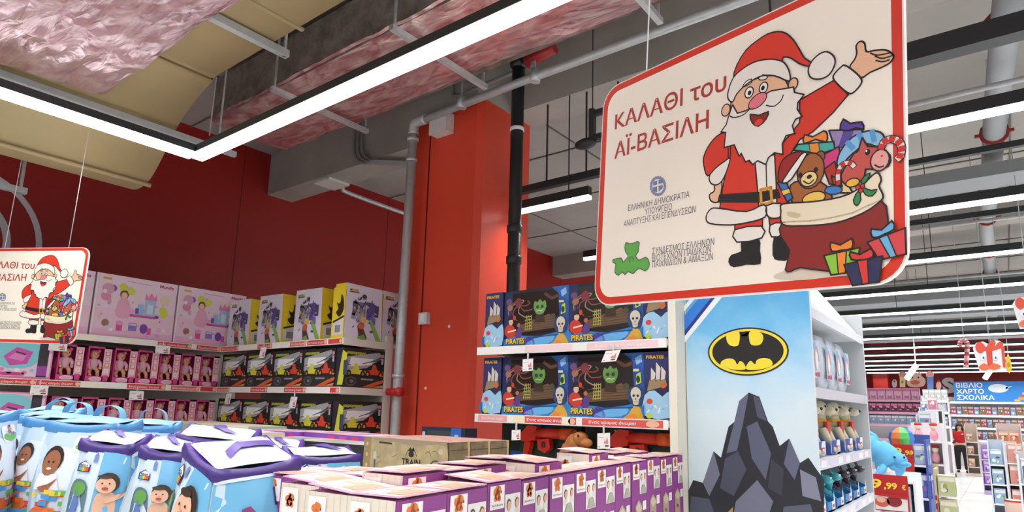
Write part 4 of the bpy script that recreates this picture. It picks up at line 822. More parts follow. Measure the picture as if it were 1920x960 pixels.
f.rect(.004, .02, PW-.008, 2.86, sky_print(), 1)
def pp(pts, m, l, sm=0): q = [px2(*p) for p in pts]; f.poly(spl(q, sm) if sm else q, m, l)
def cE(pts): return [(1240+a/2.2857, 540+b/2.2857) for a, b in pts]
pp(cE([(96, 240), (260, 40), (225, 40), (96, 200)]), 'eef4f8', 2); pp(cE([(96, 212), (232, 40), (205, 40), (96, 180)]), '27358a', 3); pp(cE([(96, 190), (215, 40), (165, 40), (90, 130)]), '2f7fdc', 4); pp(cE([(90, 112), (150, 40), (130, 40), (88, 90)]), 'eef4f8', 4)
a = px2(1400.6, 659); bx = px2(1479.5, 659)[0]-a[0]; by = px2(1400.6, 614)[1]-a[1]
f.ell(a[0], a[1], bx, by, '1c1a18', 5, 40); f.ell(a[0], a[1], bx-.008, by-.008, 'ecd83a', 6, 40); f.ell(a[0], a[1], bx-.024, by-.02, '1c1a18', 7, 40)
def lobe(pts): pp(cE(pts), 'ecd83a', 8, 3)
lobe([(282, 196), (280, 222), (294, 245), (320, 250), (334, 238), (336, 192), (310, 186)]); lobe([(378, 190), (380, 232), (394, 246), (424, 243), (438, 220), (432, 196), (405, 186)])
lobe([(256, 332), (262, 312), (290, 302), (314, 308), (326, 328), (337, 314), (352, 320), (363, 345), (340, 352), (290, 346)]); lobe([(476, 332), (470, 308), (440, 300), (412, 308), (402, 327), (386, 313), (374, 320), (363, 345), (390, 352), (440, 346)])
pp(cE([(338, 194), (348, 211), (366, 211), (376, 190), (366, 196), (347, 196)]), '1c1a18', 9); pp(cE([(336, 184), (341, 206), (374, 206), (379, 184), (371, 190), (366, 207), (348, 207), (343, 190)]), '1c1a18', 9)
# plain dark rocks printed on the lower half
pp([(1286, 930), (1300, 900), (1318, 905), (1338, 846), (1352, 858), (1366, 800), (1378, 790), (1386, 752), (1404, 736), (1424, 744), (1440, 790), (1449, 800), (1462, 836), (1480, 822), (1500, 868), (1516, 858), (1545, 900), (1545, 1020), (1286, 1020)], '25262e', 2)
for k, (pts, m) in enumerate((([(1404, 736), (1386, 752), (1376, 795), (1362, 850), (1382, 845), (1394, 790)], '5d6178'), ([(1412, 742), (1424, 746), (1438, 790), (1420, 782)], '4a4d60'), ([(1338, 846), (1318, 905), (1330, 930), (1350, 890)], '6d7084'), ([(1400, 800), (1420, 790), (1446, 850), (1436, 900), (1410, 860)], '565a70'), ([(1360, 860), (1384, 846), (1400, 880), (1376, 930), (1350, 915)], '46485a'), ([(1480, 822), (1500, 868), (1490, 900), (1470, 870)], '5d6178'), ([(1446, 860), (1470, 880), (1466, 930), (1440, 915)], '373844'), ([(1500, 880), (1530, 895), (1540, 940), (1505, 930)], '7d8094'), ([(1296, 930), (1330, 935), (1350, 990), (1292, 985)], '4a4d60'), ([(1380, 940), (1420, 900), (1450, 940), (1430, 1000), (1370, 1000)], '6d7084'), ([(1470, 950), (1520, 945), (1535, 1000), (1460, 1000)], '55586a'), ([(1350, 975), (1375, 950), (1372, 1000), (1345, 1000)], 'a98542'))): pp(pts, m, 3+k*.2)
mk('printed_panel', g, label='tall sky blue printed end panel with yellow bat emblem above dark rocks', cat='panel')
# goods on the gondola
def blister():
    t = thing('toy_bag', 'x', 'toy bag', TR(0, 0, 0), 'pale toy bags on the gondola'); w, h = .235, .335
    g = G(); m = M('silvery_wrap', 'cfd8e4', .25, .1, var=.15, scale=14); n = 8; rows = []
    for j in range(n+1):
        z = h*j/n; b = .055*math.sin(PI*(.12+.8*j/n)); rows.append([g.add((x, y, z)) for x, y in ((-w/2, -b*.6), (-w/4, -b), (w/4, -b), (w/2, -b*.6), (w/2, b*.6), (w/4, b), (-w/4, b), (-w/2, b*.6))])
    for A, B in zip(rows, rows[1:]):
        for k in range(8): g.idx([A[k], A[(k+1) % 8], B[(k+1) % 8], B[k]], m, True)
    g.idx(rows[0][::-1], m); g.idx(rows[-1], m); mk('bag_body', g, t)
    g = G(); f = Fr(g, (-w/2, -.058, 0), (1, 0, 0), (0, 0, 1)); f.poly(rrect(.045, .06, w-.09, h-.12, .02), 'b9c9de', 1); f.line([(w/2+.05*math.cos(a), h*.5+.07*math.sin(a)) for a in [k*.42 for k in range(11)]], .02, 'd8875c', 2); f.ell(w/2, h*.48, .03, .05, 'dfe9f2', 3); f.text('toyball', w*.26, .07, .028, 'c8303a', 4, w*.5, .04, .1); f.ell(w*.35, h*.72, .03, .03, '7fa8d8', 3)
    mk('front_card', g, t); return t
tb = blister()
for i, y in enumerate((3.98, 4.30, 4.60, 4.88)):
    lab = 'silvery pale toy bag on the gondola shelf, %s back from the blue panel' % NTH[i]; m = TR(GX1-.08, y*GK, gz(1.955)+.003, PI/2, GK)
    if i == 0: tb.matrix_world = m; MW[tb.name] = m; tb['label'] = lab
    else: dup(tb, m, lab)
def pup():
    t = thing('toy_dog', 'x', 'toy dog', TR(0, 0, 0), 'cream toy dogs in blue boxes'); cr = M('cream_plush', 'cfc6ae', .8, var=.08, scale=20)
    g = G(); w, d = .25, .17
    g.box((-w/2, -d/2, 0), (w/2, d/2, .012), P('2f4f9c')); g.hexa([(-w/2, d/2-.01, 0), (w/2, d/2-.01, 0), (w/2, d/2, 0), (-w/2, d/2, 0)], [(-w/2, d/2-.01, .24), (w/2, d/2-.01, .24), (w/2, d/2, .24), (-w/2, d/2, .24)], P('e7e9f0'))
    for s in (-1, 1): g.prism([(-d/2, 0), (d/2, 0), (d/2, .2), (-d/2+.02, .07)], 0, s*w/2-.004, s*w/2+.004, P('3a62b8'))
    g.box((-w/2, -d/2, 0), (w/2, -d/2+.006, .085), P('dfe3ee')); f = Fr(g, (-w/2, -d/2, 0), (1, 0, 0), (0, 0, 1)); f.poly([(0, 0), (.09, 0), (.16, .085), (0, .085)], '2c4a98', 1); f.text('funny', .12, .03, .03, 'c8303a', 2, .1, .05, .1); f.rect(.11, .015, .1, .01, 'a0a6b8', 1); mk('display_box', g, t)
    g = G(); g.ball((0, .02, .11), (.065, .055, .085), cr); g.tube([(0, .015, .16), (0, .005, .25)], [.05, .04], cr, 10); g.ball((0, 0, .275), (.055, .05, .05), cr); g.ball((0, -.055, .262), (.032, .045, .028), cr, 10, 7); g.ball((0, -.1, .27), (.012, .008, .01), P('2a2420'), 7, 5)
    for s in (-1, 1):
        g.ball((s*.058, .015, .27), (.014, .026, .045), cr, 8, 6); g.tube([(s*.04, -.02, .15), (s*.055, -.05, .08), (s*.05, -.06, .03)], [.028, .026, .026], cr, 8); g.ball((s*.05, -.066, .03), (.028, .034, .02), cr, 8, 6); g.ball((s*.06, .0, .05), (.036, .05, .036), cr, 8, 6); g.ball((s*.025, -.042, .29), .007, P('1c1814'), 6, 4)
    mk('dog_body', g, t, label='cream dog')
    g = G(); g.lathe((0, .012, .19), [(.048, 0), (.053, .006), (.05, .02), (.046, .024)], P('e0a42c'), 12); g.prism([(-.04, .12), (.04, .12), (.045, .195), (-.045, .195)], 1, -.052, -.036, P('c8382c')); mk('collar', g, t); return t
pd = pup()
for i, y in enumerate((3.99, 4.40, 4.82, 5.2)):
    lab = 'cream toy dog with red bib in blue open box, %s back from the blue panel' % NTH[i]; m = TR(GX1-.11, y*GK, gz(1.57)+.003, PI/2, GK)
    if i == 0: pd.matrix_world = m; MW[pd.name] = m; pd['label'] = lab
    else: dup(pd, m, lab)
def creature(body):
    t = thing('toy_dragon', 'x', 'toy figure', TR(0, 0, 0), 'toy dragons in low blue trays'); g = G(); w, d = .2, .15
    g.box((-w/2, -d/2, 0), (w/2, d/2, .01), P('2a6cb4')); g.box((-w/2, d/2-.008, 0), (w/2, d/2, .13), P('2a80c8'))
    for s in (-1, 1): g.prism([(-d/2, 0), (d/2, 0), (d/2, .12), (-d/2, .06)], 0, s*w/2-.004, s*w/2+.004, P('2f8ac8'))
    g.box((-w/2, -d/2, 0), (w/2, -d/2+.005, .055), P('2f7cc0')); f = Fr(g, (-w/2, -d/2, 0), (1, 0, 0), (0, 0, 1)); f.rect(.11, .008, .08, .045, 'e8ecf2', 1); f.rect(.125, .02, .05, .018, 'c84a48', 2); f.poly([(w-.05, .03), (w-.03, .11), (w-.01, .03)], 'e8ecf2', 2); mk('display_tray', g, t)
    g = G(); g.ball((0, .02, .07), (.05, .05, .055), body, 10, 7); g.tube([(0, .0, .1), (-.01, -.02, .15), (-.01, -.04, .17)], [.03, .024, .022], body, 8); g.ball((-.01, -.055, .175), (.03, .036, .024), body, 8, 6)
    for s in (-1, 1): g.face([(s*.03, .02, .11), (s*.085, .03, .17), (s*.09, .04, .1), (s*.05, .03, .07)], body); g.face([(s*.05, .034, .07), (s*.09, .044, .1), (s*.085, .034, .17), (s*.03, .024, .11)], body); g.tube([(s*.03, -.01, .06), (s*.04, -.04, .03)], [.02, .016], body, 7); g.ball((s*.013-.01, -.08, .185), .006, P('f0e8c0'), 6, 4); g.tube([(s*.015-.01, -.045, .19), (s*.025-.01, -.03, .225)], [.007, .002], body, 6)
    mk('dragon_body', g, t); return t
ya = (3.88, 4.12, 4.37, 4.63, 4.9, 5.17)
teal = creature(M('teal_plastic', '38a8b4', .4, var=.2, scale=25)); drk = creature(M('dark_plastic', '3a3440', .4, var=.2, scale=25)); nt_ = {0: 0, 1: 0}
for i, y in enumerate(ya):
    m = TR(GX1-.09, y*GK, gz(1.262)+.003, PI/2, GK); s = drk if i >= 3 else teal
    lab = '%s toy dragon in a low blue tray, %s back from the blue panel' % ('dark' if i >= 3 else 'teal', NTH[i])
    if i in (0, 3): s.matrix_world = m; MW[s.name] = m; s['label'] = lab
    else: dup(s, m, lab)

# ------------------------------------------------------------------ foreground: block boxes, train boxes, bags and what they stand on
def atD(x, y, d): r = ray(x, y); return EYE + r*(d/math.hypot(r.x, r.y))
def table(name, label, x0, y0, x1, y1, z):
    t = thing(name, label, 'table', ((x0+x1)/2, (y0+y1)/2, 0)); wt = M('table_white', 'dcdad5', .5)
    g = wg(t); g.box((x0, y0, z-.03), (x1, y1, z), wt); mk('tabletop', g, t)
    for x in (x0+.03, x1-.07):
        for y in (y0+.03, y1-.07): g = wg(t); g.box((x, y, 0), (x+.04, y+.04, z-.03), wt); mk('leg', g, t)
table('display_table', 'white display table under the purple and cream block boxes', -1.72, .9, -.97, 3.12, 1.298)
def squirrel(f, u, v, s, l, rot=0):
    o = 'd9783a'
    for (a, b, r) in ((-.2, .12, .2), (.12, .2, .22), (.0, -.05, .26), (-.18, -.2, .14), (.17, -.2, .15), (-.02, .32, .13)):
        c, d = (a, b) if not rot else (-b, a); f.ell(u+c*s, v+d*s, r*s, r*s, o, l, 9)
    f.ell(u+.33*s, v+.1*s, .05*s, .08*s, '5a3a2a', l+1, 6); f.line([(u-.1*s, v), (u+.05*s, v+.08*s), (u+.1*s, v-.05*s)], .04*s, 'b85a24', l+1)
def logo_card(f, u, v, w, h, l):
    f.rect(u, v, w, h, 'ece8e6', l); squirrel(f, u+w*.5, v+h*.62, w*.75, l+1); f.text('Eichhorn', u+w*.1, v+h*.12, h*.11, '6a3040', l+1, w*.78, .0, .25)
    f.line([(u, v), (u+w, v)], .0015, '9a6a90', l+1)
def kid(f, u, v, s, l, hair):
    f.ell(u, v, s*.34, s*.42, hair, l, 9); f.ell(u, v-.06*s, s*.27, s*.34, 'd8ab8c', l+1, 9); f.poly([(u-.4*s, v-.9*s), (u+.4*s, v-.9*s), (u+.28*s, v-.42*s), (u-.28*s, v-.42*s)], 'd8d2cc', l)
def block_carton(w, d, h, lid):
    g, f, r, l_, t = carton(w, d, h, P('8a3a86')); cr = P('dfd7c6')
    f.rect(.0, 0, w-.008, h, cr, 1); l_.rect(0, 0, d, h, cr, 1); Fr(g, (w/2, d/2, 0), (-1, 0, 0), (0, 0, 1)).rect(0, 0, w, h, cr, 1)
    for k in range(7): f.line([(.008+k*w/7, 0), (.008+k*w/7, h)], .001, 'c9c2b2', 2)
    logo_card(f, .008, h-.095, w*.4, .085, 3); f.rect(w*.46, h-.21, w*.46, .13, 'e2dacb', 3); kid(f, w*.6, h-.125, .045, 4, '3a2a20'); kid(f, w*.8, h-.12, .042, 4, '8a5a34')
    logo_card(r, d*.06, h-.066, d*.42, .06, 2); r.rect(d*.5, h-.125, d*.48, .092, 'e4e2e0', 2); kid(r, d*.62, h-.06, .036, 3, '4a3428'); kid(r, d*.87, h-.058, .034, 3, '8a5c3a'); r.poly([(d*.54, h-.122), (d*.94, h-.122), (d*.84, h-.09), (d*.66, h-.09)], 'a8a494', 5)
    r.poly([(d*.2, 0), (d*.2, h-.165), (d*.42, h-.145), (d*.66, h-.17), (d*.66, 0)], 'a99a84', 2); r.poly([(d*.2, h-.175), (d*.42, h-.155), (d*.66, h-.18), (d*.44, h-.198)], 'c8bba4', 3); r.poly([(d*.32, h-.21), (d*.54, h-.222), (d*.5, h-.235), (d*.32, h-.225)], '6a5a48', 3); r.rect(d*.7, h-.19, d*.24, .035, 'e4e2e0', 2)
    t.rect(.004, .004, w-.008, d-.008, 'd898c0', 1)
    for (u, v, a, b, m) in ((.1, .1, .34, .34, 'e9dccb'), (.5, .12, .4, .3, 'dfa98a'), (.1, .52, .36, .38, 'e3b49a'), (.52, .5, .4, .42, 'efe6da')): t.rect(w*u, d*v, w*a, d*b, m, 2); t.ell(w*(u+a*.5), d*(v+b*.5), w*a*.25, d*b*.25, 'c9906a', 3, 8)
    if lid:   # top flap standing slightly open
        z = lid; q = [(-w/2, -d/2, h+.002), (w/2, -d/2, h+.002), (w/2, d/2, h+.002), (-w/2, d/2, h+.002)]
    return g
def block_box(label, m, lid=0, side=0):
    w, d, h = .145, .166, .30
    t = thing('block_box', label, 'toy box', m, 'purple and cream block boxes'); mk('carton', block_carton(w, d, h, 0), t)
    if lid:
        g = G(); a = lid; T = Matrix.Translation((w/2 if side else -w/2, 0, h+.004)) @ Matrix.Rotation(a if side else -a, 4, 'Y'); g.T = T; x0, x1 = (-w, 0) if side else (0, w)
        g.box((x0, -d/2, 0), (x1, d/2, .002), P('d9a4c4')); f = Fr(g, (x0, -d/2, .002), (1, 0, 0), (0, 1, 0)); f.rect(.008, .008, w-.016, d-.016, 'e6cfd0', 1); f.rect(.02, .02, .05, .06, 'eee2d2', 2); f.rect(.08, .03, .05, .1, 'dfa98a', 2); f.rect(.02, .09, .05, .06, 'e9c8b0', 2)
        mk('top_flap', g, t)
    return t
A0, B0 = Vector((-1.033, .957)), Vector((-1.258, 2.994)); yaw = math.atan2(A0.x-B0.x, B0.y-A0.y)
w_, d_ = .145, .166
def put(edge, z, rz=None): # edge = right front top corner
    rz = yaw if rz is None else rz; c = Matrix.Rotation(rz, 2) @ Vector((-w_/2, d_/2)); return TR(edge.x+c.x, edge.y+c.y, z-.30, rz)
b_flat = b_open = None
for k in range(12):
    e = A0+(B0-A0)*k/12; m = put(e, 1.6 + (.006 if k in (2, 9) else 0), yaw+(.03 if k in (3, 7) else 0))
    lab = 'purple and cream block box in the long outer row, %s from the near end' % NTH[k]
    if k in (2, 8):
        if b_open is None: b_open = block_box(lab, m, .07, 1)
        else: dup(b_open, m, lab)
    elif b_flat is None: b_flat = block_box(lab, m, .02, 0)
    else: dup(b_flat, m, lab)
b_lid = None
inner = [((-1.185, .955), 1.597, yaw, 2, 'second row from the aisle, its flap sprung open'), ((-1.195, 1.125), 1.628, yaw, 0, 'second row from the aisle, standing proud just behind the first'), ((-1.222, 1.285), 1.622, yaw-PI/2, 0, 'second row, turned so its plain cream side shows'), ((-1.236, 1.44), 1.628, yaw, 0, 'second row, in front of the cream turned pair'), ((-1.16, 1.64), 1.632, yaw, 2, 'raised onto the outer row, orange badges on its front'), ((-1.30, 1.64), 1.632, yaw, 0, 'between the raised box and the train track boxes'), ((-1.27, 2.15), 1.634, yaw, 2, 'raised single one with two printed heads before the dinosaur'), ((-1.30, 2.40), 1.620, yaw, 0, 'second raised one nearer the cream post'), ((-1.34, 2.66), 1.612, yaw, 2, 'last inner one before the cream post'),
         ((-1.338, .985), 1.6, yaw, 2, 'third row from the aisle at the near edge'), ((-1.352, 1.16), 1.604, yaw, 0, 'third row from the aisle, behind the near edge'), ((-1.37, 1.34), 1.6, yaw, 2, 'third row from the aisle, back against the bags'), ((-1.508, 1.03), 1.602, yaw-PI/2+.02, 0, 'fourth row, plain cream side turned to the bag'), ((-1.525, 1.21), 1.598, yaw, 0, 'fourth row, behind the plain cream side')]
for i, ((x, y), z, rz, kind, lab) in enumerate(inner):
    if abs(rz-yaw) > 1:
        c = Matrix.Rotation(yaw, 2) @ Vector((-w_/2, d_/2)); m = TR(x+c.x, y+c.y, z-.30, rz)
    else: m = put(Vector((x, y)), z, rz)
    lab = 'purple and cream block box, '+lab
    src = b_open if kind == 2 else b_flat
    dup(src, m, lab)
g = G(); q = Vector((-1.62, 1.1, 0)); g.box((-1.78, 1.02, 1.298), (-1.665, 1.3, 1.60), P('d9d2c2')); f = Fr(g, (-1.78, 1.02, 1.298), (1, 0, 0), (0, 0, 1)); f.rect(.075, .19, .036, .085, 'efe9df', 1); squirrel(f, .093, .235, .03, 2, 1); f.rect(.01, .03, .07, .1, 'e8e0d0', 1); kid(f, .04, .09, .04, 2, 'b08a58'); Fr(g, (-1.665, 1.02, 1.298), (0, 1, 0), (0, 0, 1)).rect(0, 0, .28, .30, 'e6e0d2', 1)
T_ = Fr(g, (-1.78, 1.02, 1.60), (1, 0, 0), (0, 1, 0)); T_.rect(.003, .003, .109, .27, 'd58ab4', 1); T_.rect(.015, .03, .08, .1, 'e2b49a', 2); T_.rect(.015, .15, .08, .1, 'e9dccb', 2)
mk('cream_box', g, label='taller plain cream carton beside the purple lidded bag, a small badge at its corner', cat='toy box')

# train track boxes
def train_box():
    w, d, h = .80, .19, .30; g, f, r, l, t = carton(w, d, h, P('8a7450'))
    old = M('aged_paper_print', 'cdb98a', .55, var=.18, scale=14); wood = M('old_plank_print', '7d6c52', .6, var=.3, scale=18)
    f.rect(0, 0, w, h, old, 1); f.rect(0, 0, .075, h, 'b39c68', 2)
    for k in range(4): f.ell(.037, h-.045-.07*k, .02, .022, 'c8925e', 3, 12); f.ell(.037, h-.045-.07*k, .012, .014, 'e8c8a8', 4, 10)
    f.poly(spl([(.09, h-.01), (.2, h-.03), (.3, h-.02), (.5, h-.04), (.7, h-.015), (w, h-.03), (w, h), (.09, h)], 1), 'b8a888', 2)
    rnd = random.Random(4)
    for k in range(14):
        u, v = rnd.uniform(.1, w-.1), rnd.uniform(.03, h-.03); f.line(spl([(u, v), (u+.03, v+rnd.uniform(-.02, .02)), (u+.05, v+rnd.uniform(-.03, .03))], 3, False), .0035, 'a18e5e', 3)
    f.line([(.16, h-.03), (.28, h-.033)], .012, '5a4a32', 3)
    f.ell(.12, h-.12, .018, .03, 'e2dcc8', 4); f.rect(.112, h-.27, .016, .13, '6a6f68', 4); f.line([(.105, h-.24), (.14, h-.24)], .008, '6a6f68', 4)
    f.poly([(.44, h-.07), (.46, h-.045), (.475, h-.06), (.49, h-.045), (.5, h-.07)], '2c261c', 4); f.ell(.47, h-.088, .024, .022, '3a3226', 4); f.line([(.42, h-.1), (.44, h-.065)], .006, '8a7a54', 4); f.line([(.52, h-.1), (.5, h-.065)], .006, '8a7a54', 4)
    f.text('TRAIN', .385, h-.16, .042, '2c261c', 4, .17, .02); f.text('TRACKS', .36, h-.205, .034, '2c261c', 4, .22, .02); f.line([(.34, h-.22), (.6, h-.22)], .004, '2c261c', 4)
    f.ell(.69, h-.17, .058, .058, '6a6a62', 4, 22); f.ell(.69, h-.17, .046, .046, 'cdb98a', 5, 22); f.ell(.69, h-.17, .034, .034, '7d7c72', 6, 18); f.text('1770', .665, h-.18, .02, 'dcd2b4', 7, .05, .03); f.ell(.73, h-.06, .022, .018, 'e2d8bc', 4, 8)
    f.poly([(w-.012, 0), (w, 0), (w, h), (w-.018, h), (w-.006, h*.7), (w-.015, h*.4)], '5a4c38', 3)
    for s in (r, l):
        s.rect(0, 0, d, h, wood, 1)
        for v in (.06, .125, .19, .25): s.line([(0, v), (d, v+.004)], .005, '4a3f30', 2)
        s.poly(spl([(d-.03, 0), (d, 0), (d, h), (d-.025, h), (d-.018, h*.75), (d-.03, h*.5), (d-.02, h*.25)], 1), 'c6ad76', 3)
    t.rect(0, 0, w, d, M('red_brown_print', 'a8857a', .6, var=.25, scale=20), 1); return g
q = atZ(842, 830, 1.66); ql = atY(683, 815, q.y); ts = (q.x-ql.x)/.80
tb_ = None
for k in range(3):
    m = TR(q.x-.40*ts, q.y+(.1+.2*k)*ts, 1.66-.30*ts, 0.0, ts); lab = 'old map look train track box, %s' % ('front one showing its title', 'middle of three seen from its plank printed end', 'rear one towards the pirate shelving')[k]
    if tb_ is None: tb_ = mk('train_box', train_box(), label=lab, cat='toy box', group='train track boxes', mw=m)
    else: dup(tb_, m, lab)
table('display_table', 'white display table under the old map look train track boxes', ql.x, q.y-.03, q.x+.02, q.y+.62*ts, 1.658-.30*ts)

# flat boxes on the table by the corner shelving
def pbox(name, label, pl_, pr_, Z, dep, h, m, artf=None, cat='toy box'):
    a, b = atZ(*pl_, Z), atZ(*pr_, Z); e = (b-a); w = e.length; rz = math.atan2(e.y, e.x); g, f, r, l, t = carton(w, dep, h, P(m) if isinstance(m, str) else m)
    if artf: artf(f, r, t, w, dep, h)
    c = a+e/2+Vector((-math.sin(rz), math.cos(rz), 0))*dep/2
    return mk(name, g, label=label, cat=cat, mw=TR(c.x, c.y, Z-h, rz))
def green_art(f, r, t, w, d, h):
    f.rect(0, 0, w, h, 'b9d2b0', 1); f.text('fisher', w*.3, h-.04, .03, '4a6a54', 2, w*.16, .02); f.rect(0, h-.012, w, .012, 'e6dcbc', 2)
    for k in range(6): f.ell(w*(.12+.13*k), h-.04, .016, .02, ('d8683c', 'e8e0d0', 'c84a40')[k % 3], 2, 8)
    t.rect(0, 0, w, d, 'dcd2c4', 1)
def pink_art(f, r, t, w, d, h):
    f.rect(0, 0, w, h, '8a4ab4', 1)
    for k in range(3): f.rect(w*(.45+.17*k), .01, w*.1, h-.02, ('d83a78', 'c84a9a')[k % 2], 2)
    t.rect(0, 0, w, d, 'd9b4cc', 1)
    for k in range(5): t.rect(w*.2*k+.01, d*.15*(k % 2)+.03, w*.15, d*.5, ('ead9d4', 'c890c4', 'e0c4b4', 'b48acc', 'ecd8e0')[k], 2)
def dark_art(f, r, t, w, d, h):
    f.rect(0, 0, w, h, '22222a', 1); f.rect(.03, h-.09, .035, .06, 'd8d4cc', 2); f.rect(w*.37, h-.09, w*.1, .06, '5a5a50', 2); f.rect(w*.62, h-.095, w*.12, .08, 'e0ddd6', 2); f.rect(w*.8, h-.085, w*.07, .05, 'c8a83c', 2); f.rect(w*.81, h-.075, w*.05, .03, '3a58a8', 3); f.line([(.1, h-.06), (w*.33, h-.065)], .01, '3c3c48', 2)
    t.rect(0, 0, w, d, 'b4b8b2', 1)
    for k in range(6): t.rect(w*.16*k+.01, d*.2*(k % 2)+.02, w*.13, d*.55, ('a8a89c', '8c94a0', 'c8c0b0', 'b09a8c', '9aa8a0', 'd0ccc4')[k], 2)
pbox('game_box', 'long pale green box lying behind the blue bags', (322, 789), (466, 800), 1.625, .3, .215, 'b9d2b0', green_art)
pbox('game_box', 'flat pink and purple box lying in front of the race cars', (470, 806), (560, 810), 1.61, .3, .20, '9a5ab8', pink_art)
pbox('game_box', 'flat purple box with pink side pictures next to the steel pole', (562, 809), (688, 819), 1.61, .32, .20, '9a5ab8', pink_art)
pbox('game_box', 'flat box with a pale patterned lid lying between the green box and the bags', (372, 802), (468, 812), 1.635, .2, .225, 'd2c4a8', pink_art)
pbox('game_box', 'black flat box with a pale photo lid behind the purple lidded bags', (488, 820), (682, 835), 1.58, .3, .17, '22222a', dark_art)
table('display_table', 'white display table under the flat game boxes by the corner shelving', -6.0, 1.98, -2.5, 3.2, 1.409)

# bags of building blocks
purp = M('purple_piping', '5a3aa0', .4, var=.15, scale=30); purpd = M('purple_band', '43307c', .4); vin = M('white_vinyl', 'd6e2ea', .22); skyb = M('sky_vinyl', '79b6dc', .25)
def bag(label, FL, FR, dep, h, style, lift=.03, art2=True):
    FL, FR = Vector(FL), Vector(FR); e = FR-FL; eh = Vector((e.x, e.y, 0)).normalized(); n = Vector((-eh.y, eh.x, 0))
    if n.dot(Vector((FL.x, FL.y, 0))) < 0: n = -n
    n = n.normalized(); BL = FL+n*dep+Vector((0, 0, lift)); BR = FR+n*dep+Vector((0, 0, lift)); z0 = 1.122; h = min(FL.z, FR.z)-z0
    base = (FL+FR+BL+BR)/4; t = thing('block_bag', label, 'toy bag', (base.x, base.y, z0), 'bags of building blocks')
    rim = [FL, FR, BR, BL]; cen = base; g = wg(t); rows = []; N = 6
    pur = style != 'blue'; body = M('pale_blue_vinyl', 'c3d9e6', .25) if pur else M('blue_vinyl', 'b9d6ee', .25)
    def pt(a, b, s, v):
        p = a+(b-a)*s; out = Vector((p.x-cen.x, p.y-cen.y, 0)); k = .055*math.sin(PI*min(1, v*1.15))*(math.sin(PI*s)**.7*.8+.25)
        return Vector((p.x, p.y, p.z+(z0-p.z)*v))+out.normalized()*k - (Vector((0, 0, .012*math.sin(PI*s))) if v == 0 else Vector())
    S4 = [(rim[i], rim[(i+1) % 4]) for i in range(4)]
    for j in range(N+1):
        v = j/N; rows.append([g.add(pt(a, b, s/5, v)) for a, b in S4 for s in range(5)])
    for A, B in zip(rows, rows[1:]):
        for k in range(20): g.idx([A[k], B[k], B[(k+1) % 20], A[(k+1) % 20]], body, True)
    g.idx(rows[-1], body); mk('bag_body', g, t)
    # front print
    def face_print(a, b, fn, part):
        gg = wg(t); pr = lambda u, v, l: pt(a, b, max(0, min(1, u)), .55*max(0, min(1, 1-v)))-n_of(a, b)*(-.0012*l-.0015)
        class Sheet(Fr):
            def __init__(s): s.g = gg; s.ar = Vector(((b-a).x, (b-a).y, 0)).length/h/.55
            def p(s, u, v, l): return pr(u, v, l)
            def poly(s, pts, m, l=1):
                m = P(m) if isinstance(m, str) else m
                if len(pts) == 4 and (max(p[0] for p in pts)-min(p[0] for p in pts) > .25 or max(p[1] for p in pts)-min(p[1] for p in pts) > .25):
                    K = 5; ids = [[gg.add(pr(*(((1-i/K)*(1-j/K)*pts[0][c]+i/K*(1-j/K)*pts[1][c]+i/K*j/K*pts[2][c]+(1-i/K)*j/K*pts[3][c]) for c in (0, 1)), l)) for j in range(K+1)] for i in range(K+1)]
                    for i in range(K):
                        for j in range(K): gg.idx([ids[i][j], ids[i+1][j], ids[i+1][j+1], ids[i][j+1]], m, True)
                else: gg.face([pr(u, v, l) for u, v in pts], m)
        fn(Sheet()); mk(part, gg, t)
    def n_of(a, b): d = (b-a); d = Vector((d.x, d.y, 0)).normalized(); q = Vector((d.y, -d.x, 0)); return q if q.dot(Vector((a.x-cen.x, a.y-cen.y, 0))) > 0 else -q
    face_print(FL, FR, style_front[style], 'front_print')
    if art2: face_print(FR, BR, style_side[style], 'side_print')
    # rim and lid
    up = Vector((0, 0, 1)); band = purpd if pur else M('blue_band', '4f92cc', .35)
    ring = [pt(a, b, s/5, 0) for a, b in S4 for s in range(5)]
    g = wg(t)
    lo = [g.add(p-up*.017+Vector((p.x-cen.x, p.y-cen.y, 0)).normalized()*.008) for p in ring]; mid = [g.add(p+Vector((p.x-cen.x, p.y-cen.y, 0)).normalized()*.01) for p in ring]; hi = [g.add(p+up*.018+Vector((p.x-cen.x, p.y-cen.y, 0)).normalized()*.004) for p in ring]; inn = [g.add(p+up*.016-Vector((p.x-cen.x, p.y-cen.y, 0)).normalized()*.02) for p in ring]
    for A, B, m in ((lo, mid, band), (mid, hi, band), (hi, inn, purp if pur else M('blue_piping', '8cc4e8', .35))):
        for k in range(20): g.idx([A[k], A[(k+1) % 20], B[(k+1) % 20], B[k]], m, True)
    mk('rim_band', g, t)
    g = wg(t); lidm = vin if pur else M('blue_lid', '9fd0ee', .25); K = 6
    LF = [p+up*.014-Vector((p.x-cen.x, p.y-cen.y, 0)).normalized()*.012 for p in rim]
    def lp(a, b): p = LF[0]*(1-a)*(1-b)+LF[1]*a*(1-b)+LF[2]*a*b+LF[3]*(1-a)*b; return p+up*(.016*math.sin(PI*a)*math.sin(PI*b)+.006*nz(p.x*9, p.y*9))
    ids = [[g.add(lp(i/K, j/K)) for j in range(K+1)] for i in range(K+1)]
    for i in range(K):
        for j in range(K): g.idx([ids[i][j], ids[i+1][j], ids[i+1][j+1], ids[i][j+1]], lidm, True)
    mk('lid', g, t)
